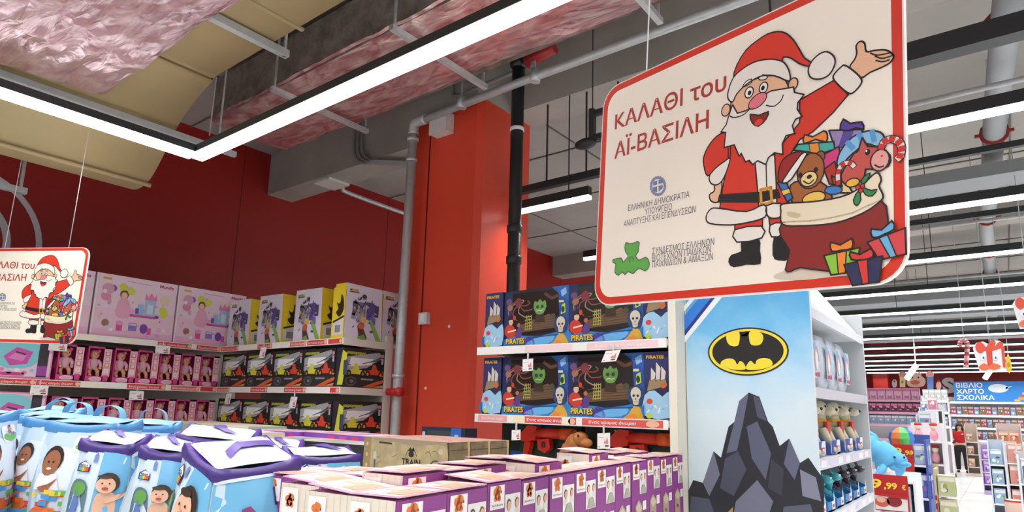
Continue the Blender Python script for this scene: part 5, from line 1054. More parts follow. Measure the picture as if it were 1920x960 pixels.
    if pur:
        g = wg(t)
        for (a0, b0, a1, b1, wd) in ((.3, .95, .42, .45, .2), (.36, .48, .62, .22, .2)):
            q = []
            for s in range(5):
                a, b = a0+(a1-a0)*s/4, b0+(b1-b0)*s/4; q.append((lp(a, b)+up*.006, lp(min(1, a+wd), b)+up*.006))
            ii = [(g.add(x), g.add(y)) for x, y in q]
            for X, Y in zip(ii, ii[1:]): g.idx([X[0], X[1], Y[1], Y[0]], purp, True)
        mk('strap', g, t)
    else:
        g = wg(t); p = LF[3]*.5+LF[2]*.5; ev = (LF[2]-LF[3]).normalized()
        pts = [p-ev*.05+up*.0, p-ev*.04+up*.035, p+up*.05, p+ev*.04+up*.035, p+ev*.05]; sp = spl([tuple(x) for x in pts], 3, False); ii = [(g.add(Vector(x)-n*.02), g.add(Vector(x)+n*.02)) for x in sp]
        for X, Y in zip(ii, ii[1:]): g.idx([X[0], X[1], Y[1], Y[0]], M('blue_loop', '7fc2ea', .35), True)
        mk('carry_loop', g, t)
    return t
def toddler(f, u, v, s, l, hair, skin, arm=True):
    ar = f.ar
    f.poly(spl([(u-.3*s, v-1.6*s*ar), (u-.33*s, v-.6*s*ar), (u-.1*s, v-.35*s*ar), (u+.2*s, v-.4*s*ar), (u+.3*s, v-.7*s*ar), (u+.26*s, v-1.6*s*ar)], 3), skin, l)
    if arm: f.poly(spl([(u, v-.55*s*ar), (u+.5*s, v-.42*s*ar), (u+.8*s, v-.2*s*ar), (u+.82*s, v-.32*s*ar), (u+.5*s, v-.62*s*ar), (u, v-.85*s*ar)], 3), skin, l+1); f.ell(u+.82*s, v-.2*s*ar, .1*s, .13*s, 'd0453c', l+2, 9)
    f.ell(u+.04*s, v+.08*s*ar, .4*s, .46*s*ar, hair, l+2, 14); f.ell(u-.04*s, v-.04*s*ar, .33*s, .37*s*ar, skin, l+3, 14); f.ell(u-.1*s, v+.34*s*ar, .26*s, .1*s*ar, hair, l+4, 10)
    s_ = s*ar; f.ell(u-.16*s, v+.04*s_, .035*s, .04*s_, '2a1e1a', l+5, 7); f.ell(u+.08*s, v+.04*s_, .035*s, .04*s_, '2a1e1a', l+5, 7); f.ell(u-.05*s, v-.2*s_, .11*s, .07*s_, 'b0453c', l+5, 9); f.ell(u-.05*s, v-.06*s_, .04*s, .035*s_, 'd89a80', l+5, 7)
def mega_logo(f, u, v, w, l):
    k_ = f.ar; q = lambda a, b: (u+w*a, v+w*b*k_)
    f.poly([q(0, 0), q(1, 0), q(1, .62), q(.8, .62), q(.5, .95), q(0, .6)], '2a2a6a', l); f.poly([q(.12, .42), q(.92, .42), q(.92, .58), q(.5, .86), q(.12, .56)], 'f2f2f6', l+1)
    f.text('MEGA', u+w*.18, v+w*.46*k_, w*.17*k_, '1c1c30', l+2, w*.66, .02)
    for k, m in enumerate(('3fa0d8', '5cb85c', 'e8b83a', 'e0742c', 'd0453c')): f.rect(u+w*(.12+.16*k), v+w*.08*k_, w*.15, w*.3*k_, m, l+1)
def pf(f, duo=False):
    f.rect(.0, .0, 1, .97, M('pale_print', 'cfe2ec', .25), 1)
    f.poly([(.45, 0), (1, 0), (1, .96), (.5, .95)], M('blue_print', '6fb4dc', .25), 2)
    f.poly(spl([(.05, .0), (.05, .5), (.1, .64), (.24, .67), (.38, .6), (.4, .3), (.4, .0)], 3), '5f7a8a', 3)
    f.poly([(.07, .0), (.2, .56), (.3, .46), (.2, .0)], '5a78b8', 4); f.ell(.24, .58, .12, .07, '5f9a4a', 4); f.poly([(.28, .0), (.36, .36), (.39, .36), (.39, .0)], 'e0b03a', 4)
    mega_logo(f, .1, .74, .24, 4); f.poly([(.36, .84), (.43, .84), (.43, .91), (.395, .94), (.36, .91)], '6a84b8', 4)
    if duo: toddler(f, .86, .6, .36, 4.5, '2c1e18', 'a9714e', False); toddler(f, .58, .62, .42, 10, '3a2a22', 'e3b497', False)
    else: toddler(f, .66, .64, .44, 5, '3a2a22', 'e3b497')
    f.rect(.62, .06, .36, .1, '3f8fc4', 16); f.rect(.68, .04, .14, .09, 'e0742c', 17)
def pf2(f): pf(f, True)
def ps(f):
    f.rect(0, 0, 1, .97, M('blue_print'), 1); f.poly([(0, .97), (1, .97), (1, .93), (0, .91)], 'd3e4ec', 2); mega_logo(f, .62, .66, .3, 3)
    f.poly([(.3, .5), (.42, .5), (.46, .6), (.4, .68), (.33, .66)], '8a3a70', 3); f.poly([(.4, .44), (.54, .47), (.52, .58), (.46, .6)], 'd08a34', 4); f.poly([(.46, .38), (.64, .4), (.56, .48)], '4fa858', 4); f.ell(.2, .42, .06, .04, 'd0453c', 3)
    toddler(f, .03, .36, .26, 5, '4a3020', 'd8a684', False)
def bf(f):
    A = f.ar
    f.rect(0, 0, 1, .97, M('pale_sky_print', 'c6dcf2', .25), 1); f.poly([(.3, .1), (.8, .1), (.9, .75), (.3, .8)], 'dfe9f6', 2)
    f.poly(rrect(.5, .74, .38, .17, .05, 3), 'eef4f6', 3); f.poly(spl([(.53, .78), (.56, .83), (.7, .8), (.85, .83), (.84, .77), (.7, .75)], 3), '6cb84e', 4)
    for (u, v, m) in ((.68, .9, '7a4aa8'), (.7, .87, 'e8a03a'), (.68, .84, 'd0453c'), (.76, .825, '5a68b8')): f.rect(u-.03, v-.012, .06, .026, m, 5)
    f.ell(.3, .66, .14, .2*A, '2c1e18', 4, 14); f.ell(.3, .63, .12, .18*A, '9a6240', 5, 14); f.ell(.27, .64, .014, .016*A, '1c120e', 6, 6); f.ell(.34, .64, .014, .016*A, '1c120e', 6, 6); f.ell(.31, .63-.08*A, .036, .018*A, 'e8dcd4', 6, 8); f.poly([(.18, .52), (.42, .52), (.48, .36), (.12, .36)], 'e6e8ee', 4); f.poly(spl([(.22, .38), (.36, .42), (.44, .48), (.34, .34)], 3), '9a6240', 6)
    f.ell(.82, .46, .15, .18*A, '3a2a20', 5, 12); f.ell(.82, .44, .13, .16*A, 'e6bfa4', 6, 12); f.ell(.78, .41, .024, .016*A, 'b0554a', 7, 6); f.poly(spl([(.62, .05), (.6, .24), (.75, .34), (.95, .32), (1, .05)], 3), 'b86a92', 6)
    rnd = random.Random(3)
    for k in range(26): f.rect(.12+.5*rnd.random(),   .02+.32*rnd.random(), .1, .05*A+.01, ('d8452c', 'e07a2c', '4a90d0', 'e8c03a', '5cb05a', '3a58b0', 'e07a2c')[k % 7], 6+k*.1)
    f.poly(spl([(.14, .13), (.3, .2), (.5, .14), (.44, .07), (.2, .07)], 3), 'e06a2c', 9); f.rect(.14, .02, .4, .05, '5a94cc', 9)
def bs(f):
    f.rect(0, 0, 1, .97, M('mid_sky_print', '9cc8ec', .25), 1); f.poly(rrect(.15, .4, .7, .45, .08, 4), '79b2e4', 2); f.ell(.35, .82, .07, .04, 'e4f0f8', 3); f.ell(.7, .5, .1, .06, 'cfe4f4', 3)
style_front = {'purple': pf, 'duo': pf2, 'blue': bf}; style_side = {'purple': ps, 'duo': ps, 'blue': bs}
bag('purple lidded block bag with a smiling baby reaching out, beside the blue bags', atD(152, 832, 2.38), atD(246, 843, 2.34), .2, .38, 'purple', .022)
bag('purple lidded block bag with two children, in the gap before the corner bag', atD(264, 846, 2.2), atD(349, 858, 2.18), .2, .38, 'duo', .022)
bag('purple lidded block bag set cornerwise, touching the cream cartons', atD(347, 842, 2.06), atD(402, 892, 1.86), .235, .34, 'purple', .02)
bag('purple lidded block bag behind the corner bag, pale lid tilted towards the sign', atD(330, 822, 2.66), atD(470, 834, 2.6), .16, .38, 'purple', .035)
bag('purple lidded block bag with pale blue side, next to the train track box', atD(548, 862, 2.34), atD(674, 860, 2.42), .12, .3, 'purple', .022)
bag('purple lidded block bag mostly hidden between the corner bag and train track box', atD(470, 848, 2.52), atD(560, 852, 2.5), .14, .34, 'purple', .03)
bag('blue block bag with a child on its front, overlapped by the purple lidded bags', atD(90, 798, 2.72), atD(216, 803, 2.6), .16, .45, 'blue', .01)
bag('blue block bag, second along from the purple lidded ones', atD(48, 790, 3.0), atD(140, 792, 2.9), .16, .48, 'blue', .01)
bag('blue block bag, third along from the purple lidded ones', atD(20, 785, 3.3), atD(105, 783, 3.2), .16, .5, 'blue', .01)
bag('blue block bag, outermost and cut by the picture edge', atD(-45, 788, 2.8), atD(32, 778, 3.0), .16, .5, 'blue', .01)
bag('blue block bag standing apart in front of the pale green box', atD(212, 799, 2.95), atD(321, 804, 2.9), .16, .42, 'blue', .01)
bag('blue block bag at the back, its loop below the till box', atD(35, 774, 3.7), atD(120, 776, 3.6), .16, .5, 'blue', .01)
table('display_table', 'white display table under the bags of building blocks', -3.9, .4, -1.72, 1.72, 1.12)

# ------------------------------------------------------------------ the aisle beyond: price boards, stands, shelves, banner, shop worker
class PL:
    """flat cutout seen in the aisle: outline on the plane y = Y, with thickness"""
    def __init__(s, Y): s.Y = Y
    def q(s, x, y): p = atY(x, y, s.Y); return (p.x, p.z)
def board(name, label, cat, Y, x0, y0, x1, y1, m, artf, group=None, th=.012, hang=None, foot=None):
    a, b = atY(x0, y1, Y), atY(x1, y0, Y); w, h = b.x-a.x, b.z-a.z
    t = thing(name, label, cat, ((a.x+b.x)/2, Y, a.z), group)
    g = wg(t); g.box((a.x, Y, a.z), (b.x, Y+th, b.z), P(m)); artf(Fr(g, (a.x, Y, a.z), (1, 0, 0), (0, 0, 1), .002), w, h); mk('board_face', g, t)
    if hang:
        for k in (.15, .85): g = wg(t); x = a.x+w*k; g.tube([(x, Y+th/2, b.z), (x, Y+th/2, hang)], .004, gal, 5); mk('hanging_wire', g, t)
    if foot is not None: g = wg(t); g.box((a.x+w*.45, Y+th, foot), (a.x+w*.55, Y+th+.03, b.z-.05), pl); g.box((a.x+w*.3, Y+th-.05, foot), (a.x+w*.7, Y+th+.12, foot+.02), pl); mk('stand_post', g, t)
    return t
def price_art(s, toy, cents=None):
    def f(fr, w, h):
        fr.rect(0, 0, w, h, 'b81f20', 1); fr.text(s[0], w*.04, h*.62, h*.25, 'f0d440', 3, w*.28*len(s[0]), .03); fr.text(s[1], w*(.1+.28*len(s[0])), h*.62, h*.17, 'f0d440', 3, w*.34, .03)
        fr.text('€', w*.84, h*.62, h*.13, 'f0d440', 3, w*.1, .02)
        if toy: fr.rect(w*.12, h*.03, w*.84, h*.4, 'e8e4e0', 2); fr.ell(w*.3, h*.24, w*.2, h*.14, 'd0604a', 3); fr.ell(w*.28, h*.3, w*.12, h*.08, 'e8b49a', 4); fr.ell(w*.62, h*.28, w*.2, h*.15, '8a2a2c', 3); fr.poly([(w*.1, h*.42), (w*.96, h*.36), (w*.96, h*.46), (w*.1, h*.5)], 'b81f20', 4)
    return f
board('price_board', 'largest red price board reading 9,99, low beside the white gondola', 'sign', 6.5, 1634, 893, 1701, 955, 'b81f20', price_art(('9', ',99'), True), 'red price boards', foot=0.)
board('price_board', 'red price board reading 39,99 under the striped ball', 'sign', 8.0, 1663, 834, 1711, 882, 'b81f20', price_art(('39', ',99'), False), 'red price boards', foot=0.)
board('price_board', 'red price board reading 24,99 low beside the beige boxes', 'sign', 9.0, 1714, 929, 1757, 966, 'b81f20', price_art(('24', ',99'), True), 'red price boards', foot=0.)
# bins and stands along the aisle
def stand(label, x0, x1, y0, y1, z, m, shelves=(), cat='stand', name='display_stand'):
    t = thing(name, label, cat, ((x0+x1)/2, (y0+y1)/2, 0)); mm = P(m)
    g = wg(t); g.box((x0, y0, 0), (x1, y1, .1), mm); mk('plinth', g, t)
    g = wg(t); g.box((x0, y1-.02, .1), (x1, y1, z), mm); mk('back_panel', g, t)
    for s, x in ((0, x0), (1, x1-.02)): g = wg(t); g.box((x, y0, .1), (x+.02, y1-.02, z*(.97)), mm); mk('side_panel', g, t)
    for q in shelves: g = wg(t); g.box((x0+.02, y0, q-.02), (x1-.02, y1-.02, q), P('e8eaee')); mk('shelf_board', g, t)
    return t
def toy_mesh(w, d, h, cols, seed):
    rnd = random.Random(seed); g, f, r, l, t = carton(w, d, h, P(cols[0]))
    for s, ww in ((f, w), (r, d), (l, d)):
        s.rect(ww*.05, h*.05, ww*.9, h*.9, cols[1], 1); s.rect(ww*.05, h*.72, ww*.9, h*.2, cols[2], 2)
        for k in range(4): s.ell(ww*rnd.uniform(.25, .75), h*rnd.uniform(.2, .62), ww*rnd.uniform(.1, .2), h*rnd.uniform(.06, .16), cols[2+k % (len(cols)-2)], 3+k*.3, 9)
    return g
def toys(name, label, group, slots, w, d, h, cols, seed, rz=0):
    o = None
    for x, y, z in slots:
        m = TR(x, y, z, rz)
        if o is None: o = mk(name, toy_mesh(w, d, h, cols, seed), label=label, cat='toy box', group=group, mw=m)
        else: dup(o, m)
def X_(px, Y): return atY(px, 850, Y).x
# stand under the big price board, with a blue plush dolphin on top
xa, xb = X_(1630, 6.75), X_(1712, 6.75)
stand('white and blue toy stand behind the largest price board', xa-.1, xb, 6.75, 7.25, 1.30, 'dfe6ee', (.5, .9, 1.25))
for lv, z in enumerate((.5, .9)): toys('toy_box', 'pale blue toy box in the white and blue stand, %s level' % ('lower', 'upper')[lv], 'stand toy boxes %s level' % ('lower', 'upper')[lv], [(xa+.05+.17*k, 6.9, z+.002) for k in range(2)], .15, .2, .3, ('d8e4f0', '9cc4e4', 'e4e8f0', 'c85a4c', '5a8ac8'), 3+lv)
t = thing('plush_dolphin', 'big light blue plush dolphin lying on top of the toy stand', 'plush toy', (X_(1655, 6.9), 6.95, 1.25))
pb_ = M('plush_blue', '5fb4e6', .8, var=.08, scale=12); c = Vector((X_(1648, 6.9), 6.95, 1.252))
g = wg(t); g.tube([tuple(c+Vector(p)) for p in spl([(-.16, .04, .36), (-.12, .02, .34), (-.04, 0, .26), (.05, -.02, .2), (.1, -.03, .12)], 4, False)], [.03]*2+[.05]*3+[.085]*4+[.115]*4+[.12]*4, pb_, 14); g.ball(c+Vector((.08, -.03, .11)), (.125, .11, .11), pb_, 14, 9); mk('body', g, t)
g = wg(t); g.ball(c+Vector((.15, -.07, .17)), (.08, .07, .07), pb_, 12, 8); g.ball(c+Vector((.21, -.11, .14)), (.05, .035, .026), pb_, 10, 6)
for s in (-1, 1): g.ball(c+Vector((.17+s*.035, -.125+s*.02, .2)), .011, P('1a1c22'), 7, 5)
mk('head', g, t)
for s in (-1, 1): g = wg(t); g.tube([tuple(c+Vector(p)) for p in ((.05, -.02+s*.08, .12), (.02, -.04+s*.15, .06), (-.02, -.05+s*.18, .03))], [.035, .03, .014], pb_, 8); mk('flipper', g, t)
g = wg(t); g.tube([tuple(c+Vector(p)) for p in ((-.01, .02, .28), (-.05, .03, .38), (-.1, .04, .43))], [.045, .03, .01], pb_, 8); mk('back_fin', g, t)
g = wg(t); g.ball(c+Vector((-.19, .05, .38)), (.05, .11, .016), pb_, 10, 5); mk('tail_fluke', g, t)
g = wg(t); g.ball(c+Vector((.06, -.1, .07)), (.08, .045, .07), P('eef2f6'), 10, 6); mk('belly_patch', g, t, label='white belly')
# second stand: blue card display with the striped ball
xa, xb = X_(1672, 8.4), X_(1738, 8.4)
stand('tall blue card display stand beside the aisle', xa, xb, 8.4, 8.9, 1.62, '4a5fa8', (.55, .95, 1.3))
toys('toy_box', 'purple blue toy box in the tall blue display stand, waist level', 'blue stand toys low', [(xa+.12+.16*k, 8.52, .952) for k in range(2)], .14, .18, .26, ('39459a', '5a68c0', 'd8dcea', 'c84a50', '8a6ac0'), 8)
toys('toy_box', 'purple blue toy box in the tall blue display stand, top level', 'blue stand toys top', [(xa+.12+.16*k, 8.52, 1.302) for k in range(2)], .14, .18, .22, ('8a97c8', 'b4bede', 'e4e8f2', '4a9a5a', '6a5ab0'), 9)
t = thing('striped_ball', 'green and blue striped ball above the 39,99 board', 'ball', atY(1690, 838, 8.1)); q = atY(1690, 822, 8.2)
g = wg(t)
for k in range(8):
    mm = P(('4fb85c', '2f6ac0', 'e8c83a', '3fa04e', '2f58b0', 'e07a3a', '58c060', '3a78c8')[k])
    for j in range(6):
        a0, a1 = -PI/2+PI*j/6, -PI/2+PI*(j+1)/6
        for i in range(3):
            b0, b1 = 2*PI*(k+i/3)/8, 2*PI*(k+(i+1)/3)/8; R_ = .125
            g.face([q+Vector((R_*math.cos(a)*math.cos(b), R_*math.cos(a)*math.sin(b), R_*math.sin(a))) for a, b in ((a0, b0), (a0, b1), (a1, b1), (a1, b0))], mm, True)
mk('ball_skin', g, t); g = wg(t); g.lathe((q.x, q.y, q.z-.16), [(.08, 0), (.09, .05)], P('3a3f8a'), 12); g.box((q.x-.02, q.y-.02, 0), (q.x+.02, q.y+.02, q.z-.15), P('3a3f8a')); mk('ball_holder', g, t)
# beige box display, toys with red hats, white slotted gondola ends
xa, xb = X_(1714, 9.4), X_(1752, 9.4)
stand('beige card display stand behind the 24,99 board', xa, xb, 9.3, 9.75, 1.25, 'c9bf9c', (.35, .62, .9))
for lv, z in enumerate((.35, .62, .9)): toys('toy_box', 'beige and green toy box in the beige stand, %s shelf' % ('bottom', 'middle', 'top')[lv], 'beige stand boxes %s' % ('bottom', 'middle', 'top')[lv], [(xa+.12+.19*k, 9.42, z+.002) for k in range(2)], .17, .18, .24, ('cfc6a8', 'b9c48a', 'e6e0cc', '6a5a48', '9aa860'), 12+lv)
hx = X_(1738, 10.5)
stand('narrow white display of dolls with red tops beside the aisle', hx-.2, hx+.2, 10.5, 10.9, 1.75, 'e4dfe6', (.4, .8, 1.2, 1.5))
rd_ = None
for lv, z in enumerate((.4, .8, 1.2, 1.5)):
    for k in range(2):
        m = TR(hx-.09+.18*k, 10.62, z+.002)
        lab = 'small pink and white doll with red cap, %s shelf of the narrow white display' % ('bottom', 'second', 'third', 'top')[lv]
        if rd_ is None:
            rd_ = thing('toy_doll', lab, 'doll', m, 'dolls shelf 0'); g = G(); g.ball((0, 0, .08), (.05, .045, .08), P('e8a4b4')); mk('body', g, rd_); g = G(); g.ball((0, 0, .19), .045, P('f0d8cc')); g.ball((0, -.0, .225), (.048, .048, .03), P('c8302c')); mk('head', g, rd_)
        else: dup(rd_, m, lab, 'dolls shelf %d' % lv)
def gond_end(label, px0, px1, Y, z, seed):
    x0, x1 = X_(px0, Y), X_(px1, Y); x0 = min(x0, x1-.32); t = stand(label, x0, x1, Y, Y+.5, z, 'e3e6ea', [.4+.4*k for k in range(int((z-.5)/.4)+1)], 'shelving', 'aisle_shelving')
    n = max(1, int((x1-x0-.07)/.2)); cs = (('e8d8dc', 'd87a90', 'f0e6e8', 'b04a68', '8aa8d0'), ('d4dce4', '7a9ac8', 'eef0f4', 'c8503c', '4a6ab0'), ('e4dcc8', 'd0a860', 'f2ece0', '5a8a58', 'b85a3c'))
    for lv in range(int((z-.5)/.4)+1):
        toys('toy_box', 'small toy box on the %s shelf of the %s' % (('bottom', 'second', 'third', 'fourth', 'fifth', 'sixth')[lv], label.split(' beside')[0].split(' near')[0].split(' at the')[0]), label[:28]+' shelf %d' % lv, [(x0+.13+.2*k, Y+.15, .402+.4*lv) for k in range(n)], .17, .2, .3, cs[(seed+lv) % 3], seed*7+lv)
gond_end('white aisle shelving unit beside the worker, nearer one', 1742, 1762, 14, 1.95, 1)
gond_end('white aisle shelving block near the worker, second deep', 1752, 1775, 17, 2.1, 2)
gond_end('pale aisle shelving rack at the far end of the aisle', 1730, 1772, 21, 2.2, 3)
# right-hand side of the aisle
def rstand(label, px0, px1, Y, z, m, cols, levels, seed):
    x0, x1 = X_(px0, Y), X_(px1, Y); stand(label, x0, x1, Y, Y+.45, z, m, levels)
    n = max(1, int((x1-x0-.06)/.19))
    for lv, q in enumerate(levels): toys('toy_box', 'toy box on the %s level of the %s' % (('lowest', 'second', 'third', 'upper')[lv], label.split(' across')[0]), label[:28]+' %d' % lv, [(x0+.12+.19*k, Y+.14, q+.002) for k in range(n)], .17, .19, .27, cols, seed+lv)
rstand('purple box display across the aisle from the worker', 1838, 1862, 20, 1.2, 'b9a6d4', ('8a5ab8', 'a67ad0', 'd8c8e8', '5a3a8a', 'e0b0d0'), (.25, .55, .85), 30)
rstand('pale blue box display across the aisle', 1852, 1884, 15, 1.45, 'c9d4e2', ('b8cce0', '8aa8c8', 'e4e8ee', '4a4a48', '9ab88a'), (.3, .65, 1.0), 40)
rstand('pink and beige box display across the aisle', 1884, 1908, 12, 1.5, 'e2d0cc', ('e0b8b0', 'd8948a', 'f0e4e0', 'a83a4a', '5aa8a8'), (.2, .55, .9, 1.2), 50)
rstand('blue and white box display across the aisle, cut by the picture edge', 1905, 1945, 9.5, 1.45, 'e6e6ea', ('e2e4ec', '3f5fb0', 'f0f0f4', 'c83a3c', '26284a'), (.3, .7, 1.1), 60)
rstand('orange box display behind the pale blue one', 1872, 1920, 18, 1.75, 'dcd0cc', ('d8a488', 'd8743c', 'ecd8c8', '8a4a6a', 'e0a070'), (.8, 1.3), 70)
rstand('tall beige rack behind the worker', 1812, 1836, 26, 1.7, 'd0c2b4', ('c8a890', 'b88a70', 'e0d0c0', '8a4a48', 'd8b890'), (.3, .7, 1.1), 80)
t = thing('doll_tower', 'stacked clear tubs with red lids at the foot of the pink and beige display', 'tub', (X_(1893, 11.6), 11.6, 0))
for k in range(3): g = wg(t); g.lathe((X_(1893, 11.6), 11.6, .02+.24*k), [(.11, 0), (.12, .02), (.12, .2), (.1, .22)], P(('7ab0a0', 'c89a8c', 'd8b8a8')[k]), 14); g.lathe((X_(1893, 11.6), 11.6, .215+.24*k), [(.125, 0), (.125, .02)], P('a82a38'), 14); mk('tub', g, t)
# far shelving with pink boxes
def far_unit(label, x0, x1, Y, levels, zt, m='e8e4e8'):
    t = thing('far_shelving', label, 'shelving', ((x0+x1)/2, Y, 0)); mm = P(m)
    g = wg(t); g.box((x0, Y+.5, 0), (x1, Y+.55, zt), mm); mk('back_panel', g, t)
    for z in levels: g = wg(t); g.box((x0, Y, z-.05), (x1, Y+.5, z), mm); g.box((x0, Y-.01, z-.08), (x1, Y, z), P('eec0d4' if 'pink' in label else 'f2f3f4')); mk('shelf_board', g, t)
    for x in (x0, x1-.04): g = wg(t); g.box((x, Y, 0), (x+.04, Y+.55, zt), mm); mk('upright', g, t)
    g = wg(t); g.box((x0, Y+.02, 0), (x1, Y+.5, .12), mm); mk('plinth', g, t)
x0, x1 = atY(1612, 750, 26).x, atY(1728, 750, 26).x
far_unit('far shelving unit of pink boxes below the cutout faces', x0, x1, 26, (2.45, 2.02, 1.6, 1.1), 2.6)
def far_row(name, label, group, x0, x1, Y, z, n, h, cols, seed, d=.3):
    st = (x1-x0)/n; toys(name, label, group, [(x0+st*(k+.5), Y+.2, z+.002) for k in range(n)], st*.94, d, h, cols, seed)
far_row('toy_box', 'pink box on the topmost shelf of the far pink shelving', 'far pink boxes top', x0+.05, x1-.05, 26, 2.45, 7, .4, ('e8a0c0', 'f0c0d8', 'd878b0', 'f4e4ee', 'a88ad0'), 90)
far_row('toy_box', 'dark pink box on the second shelf of the far pink shelving', 'far pink boxes second', x0+.05, x1-.05, 26, 2.02, 8, .3, ('c84a88', '5a3a5a', 'e88ab8', 'd8d04a', '3a3038'), 91)
far_row('toy_box', 'pale blue box on the third shelf of the far pink shelving', 'far pink boxes third', x0+.05, x1-.05, 26, 1.6, 8, .3, ('b4c4d8', '8aa4c4', 'e0e6ee', 'd89a8a', '6a8ab8'), 92)
xe0, xe1 = atY(1729, 750, 25).x, atY(1778, 750, 25).x
far_unit('white far shelving end with rows of grey white boxes', xe0, xe1, 25, (2.42, 2.05, 1.6, 1.1), 2.5)
far_row('toy_box', 'grey white box on the top of the white far shelving end', 'far white boxes top', xe0+.02, xe1-.02, 25, 2.42, 4, .34, ('dfe2e4', 'c4ccc8', 'eceeee', '8a9a9a', 'b4bcc0'), 93)
far_row('toy_box', 'grey white box on the second shelf of the white far shelving end', 'far white boxes second', xe0+.06, xe1-.06, 25, 2.05, 4, .28, ('d4d8e0', 'a8b4cc', 'e8eaee', '6a7a9a', 'c0a8b0'), 94)
far_row('toy_box', 'bluish box on the third shelf of the white far shelving end', 'far white boxes third', xe0+.06, xe1-.06, 25, 1.6, 4, .3, ('b8c8dc', '8aa0c4', 'e4e8ee', 'c87a7a', '5a7ab0'), 95)
# cutout faces standing on the far shelving
def cutout(name, label, cat, Y, layers, th=.03, hang=None, group=None):
    pl_ = PL(Y); g = G(); allp = [pl_.q(*p) for p in layers[0][0]]
    cx_ = sum(p[0] for p in allp)/len(allp); cz = min(p[1] for p in allp); t = thing(name, label, cat, (cx_, Y, cz), group); g = wg(t)
    for i, (pts, m, sm) in enumerate(layers):
        q = [pl_.q(*p) for p in pts]; q = spl(q, 3) if sm else q
        if i == 0: g.prism(q, 1, Y, Y+th, P(m))
        else: g.face([(x, Y-.0025*i, z) for x, z in q], P(m))
    mk('cutout_board', g, t)
    if hang: x, z = pl_.q(*hang); g = wg(t); g.tube([(x, Y+th/2, z), (x, Y+th/2, 5.02)], .004, gal, 5); mk('hanging_wire', g, t)
    return t
def circ(x, y, rx, ry, n=10): return [(x+rx*math.cos(2*PI*k/n), y+ry*math.sin(2*PI*k/n)) for k in range(n)]
cutout('face_cutout', 'round cream face cutout with a red mouth on top of the far shelving', 'cutout', 26.1, [([(1700, 718), (1702, 708), (1710, 703), (1712, 697), (1718, 702), (1724, 696), (1728, 705), (1735, 712), (1733, 722), (1722, 726), (1706, 725)], 'ecc4ac', 1), (circ(1716, 717, 9, 4.5), 'd86a58', 0), (circ(1711, 708, 1.6, 1.8), '3a2a26', 0), (circ(1722, 708, 1.6, 1.8), '3a2a26', 0)])
cutout('tube_cutout', 'yellow tube shaped cutout with a red cap on the far shelving', 'cutout', 26.1, [([(1687, 726), (1687, 699), (1698, 699), (1697, 726)], 'ead9a0', 0), ([(1686, 706), (1686, 699), (1692, 696), (1698, 699), (1698, 706)], 'd8948a', 1), (circ(1692, 716, 2.5, 3), 'b89a4a', 0)])
cutout('tube_cutout', 'blue tube shaped cutout with a red cap on the white far shelving', 'cutout', 25.1, [([(1739, 731), (1737, 699), (1750, 699), (1750, 731)], '6a8ccc', 0), ([(1737, 706), (1737, 699), (1743, 695), (1750, 699), (1750, 706)], 'e0a09a', 1)])
for k, (x, y, lab) in enumerate(((1677, 718, 'small grey cutout head beside the yellow tube cutout'), (1760, 718, 'small pink cutout head beside the blue tube cutout'))): cutout('head_cutout', lab, 'cutout', 26.1 if k == 0 else 25.1, [(circ(x, y+(1 if k == 0 else 5), 5, 8), 'c8c2c0' if k == 0 else 'd8a8a4', 0), (circ(x, y-3, 2, 2), 'b04a48', 0)])
# hanging gift cutouts and candy cane
def gift(name, label, Y, x, y, s, hang):
    def T(pts): return [(x+a*s, y+b*s) for a, b in pts]
    cutout(name, label, 'hanging decoration', Y, [(T([(-33, -14), (-27, -24), (-14, -27), (-4, -22), (2, -29), (18, -28), (26, -20), (30, 28), (-20, 30), (-26, 10)]), 'dfe0e2', 0),
        (T([(-28, -14), (-27, -22), (-20, -26), (-13, -22), (-8, -16), (-2, -26), (5, -29), (10, -25), (8, -17), (16, -26), (24, -24), (22, -16), (12, -11), (4, -9), (-2, -5), (-10, -9), (-18, -4), (-25, -8)]), 'd4513c', 1),
        (T([(-8, -10), (3, -10), (5, 22), (-5, 22)]), 'cf4a38', 0), (T([(20, -16), (26, -18), (29, 22), (24, 22)]), 'cf4a38', 0),
        (T([(-22, 22), (-12, 14), (-3, 19), (6, 14), (20, 20), (8, 26), (-2, 24), (-12, 27)]), 'e0693f', 1), (T(circ(-14, 3, 4.5, 5.5)), 'f4f4f4', 0), (T(circ(9, 3, 4.5, 5.5)), 'f4f4f4', 0), (T(circ(-13, 4, 1.8, 2.6)), '2f5a9a', 0), (T(circ(10, 4, 1.8, 2.6)), '2f5a9a', 0)], .02, hang)
gift('gift_cutout', 'hanging gift box cutout with red bow and moustache over the aisle', 9, 1857, 667, 1.0, (1855, 645))
gift('gift_cutout', 'second hanging gift box cutout, cut by the picture edge', 7, 1933, 585, 1.05, (1930, 560))
cutout('pencil_cutout', 'yellow hanging tag shape at the side of the gift cutout', 'hanging decoration', 9.05, [([(1886, 672), (1890, 662), (1894, 672), (1898, 690), (1893, 700), (1886, 694)], 'dcc23a', 0), (circ(1891, 684, 3, 5), 'b8942a', 0)], .02, (1890, 664))
pc = PL(10); q = spl([(*pc.q(a, b),) for a, b in ((1799, 650), (1801, 641), (1807, 638), (1813, 643), (1813, 660), (1811, 690))], 4, False); t = thing('candy_cane', 'red and white striped hanging candy cane over the aisle', 'hanging decoration', (q[-1][0], 10, q[-1][1]))
g = wg(t)
for k in range(len(q)-1): g.tube([(q[k][0], 10, q[k][1]), (q[k+1][0], 10, q[k+1][1])], .028, P('d8b4b4' if k % 2 else 'c0504e'), 7)
mk('cane_body', g, t); g = wg(t); g.tube([(q[8][0], 10, q[8][1]), (q[8][0], 10, 5.02)], .004, gal, 5); mk('hanging_wire', g, t)
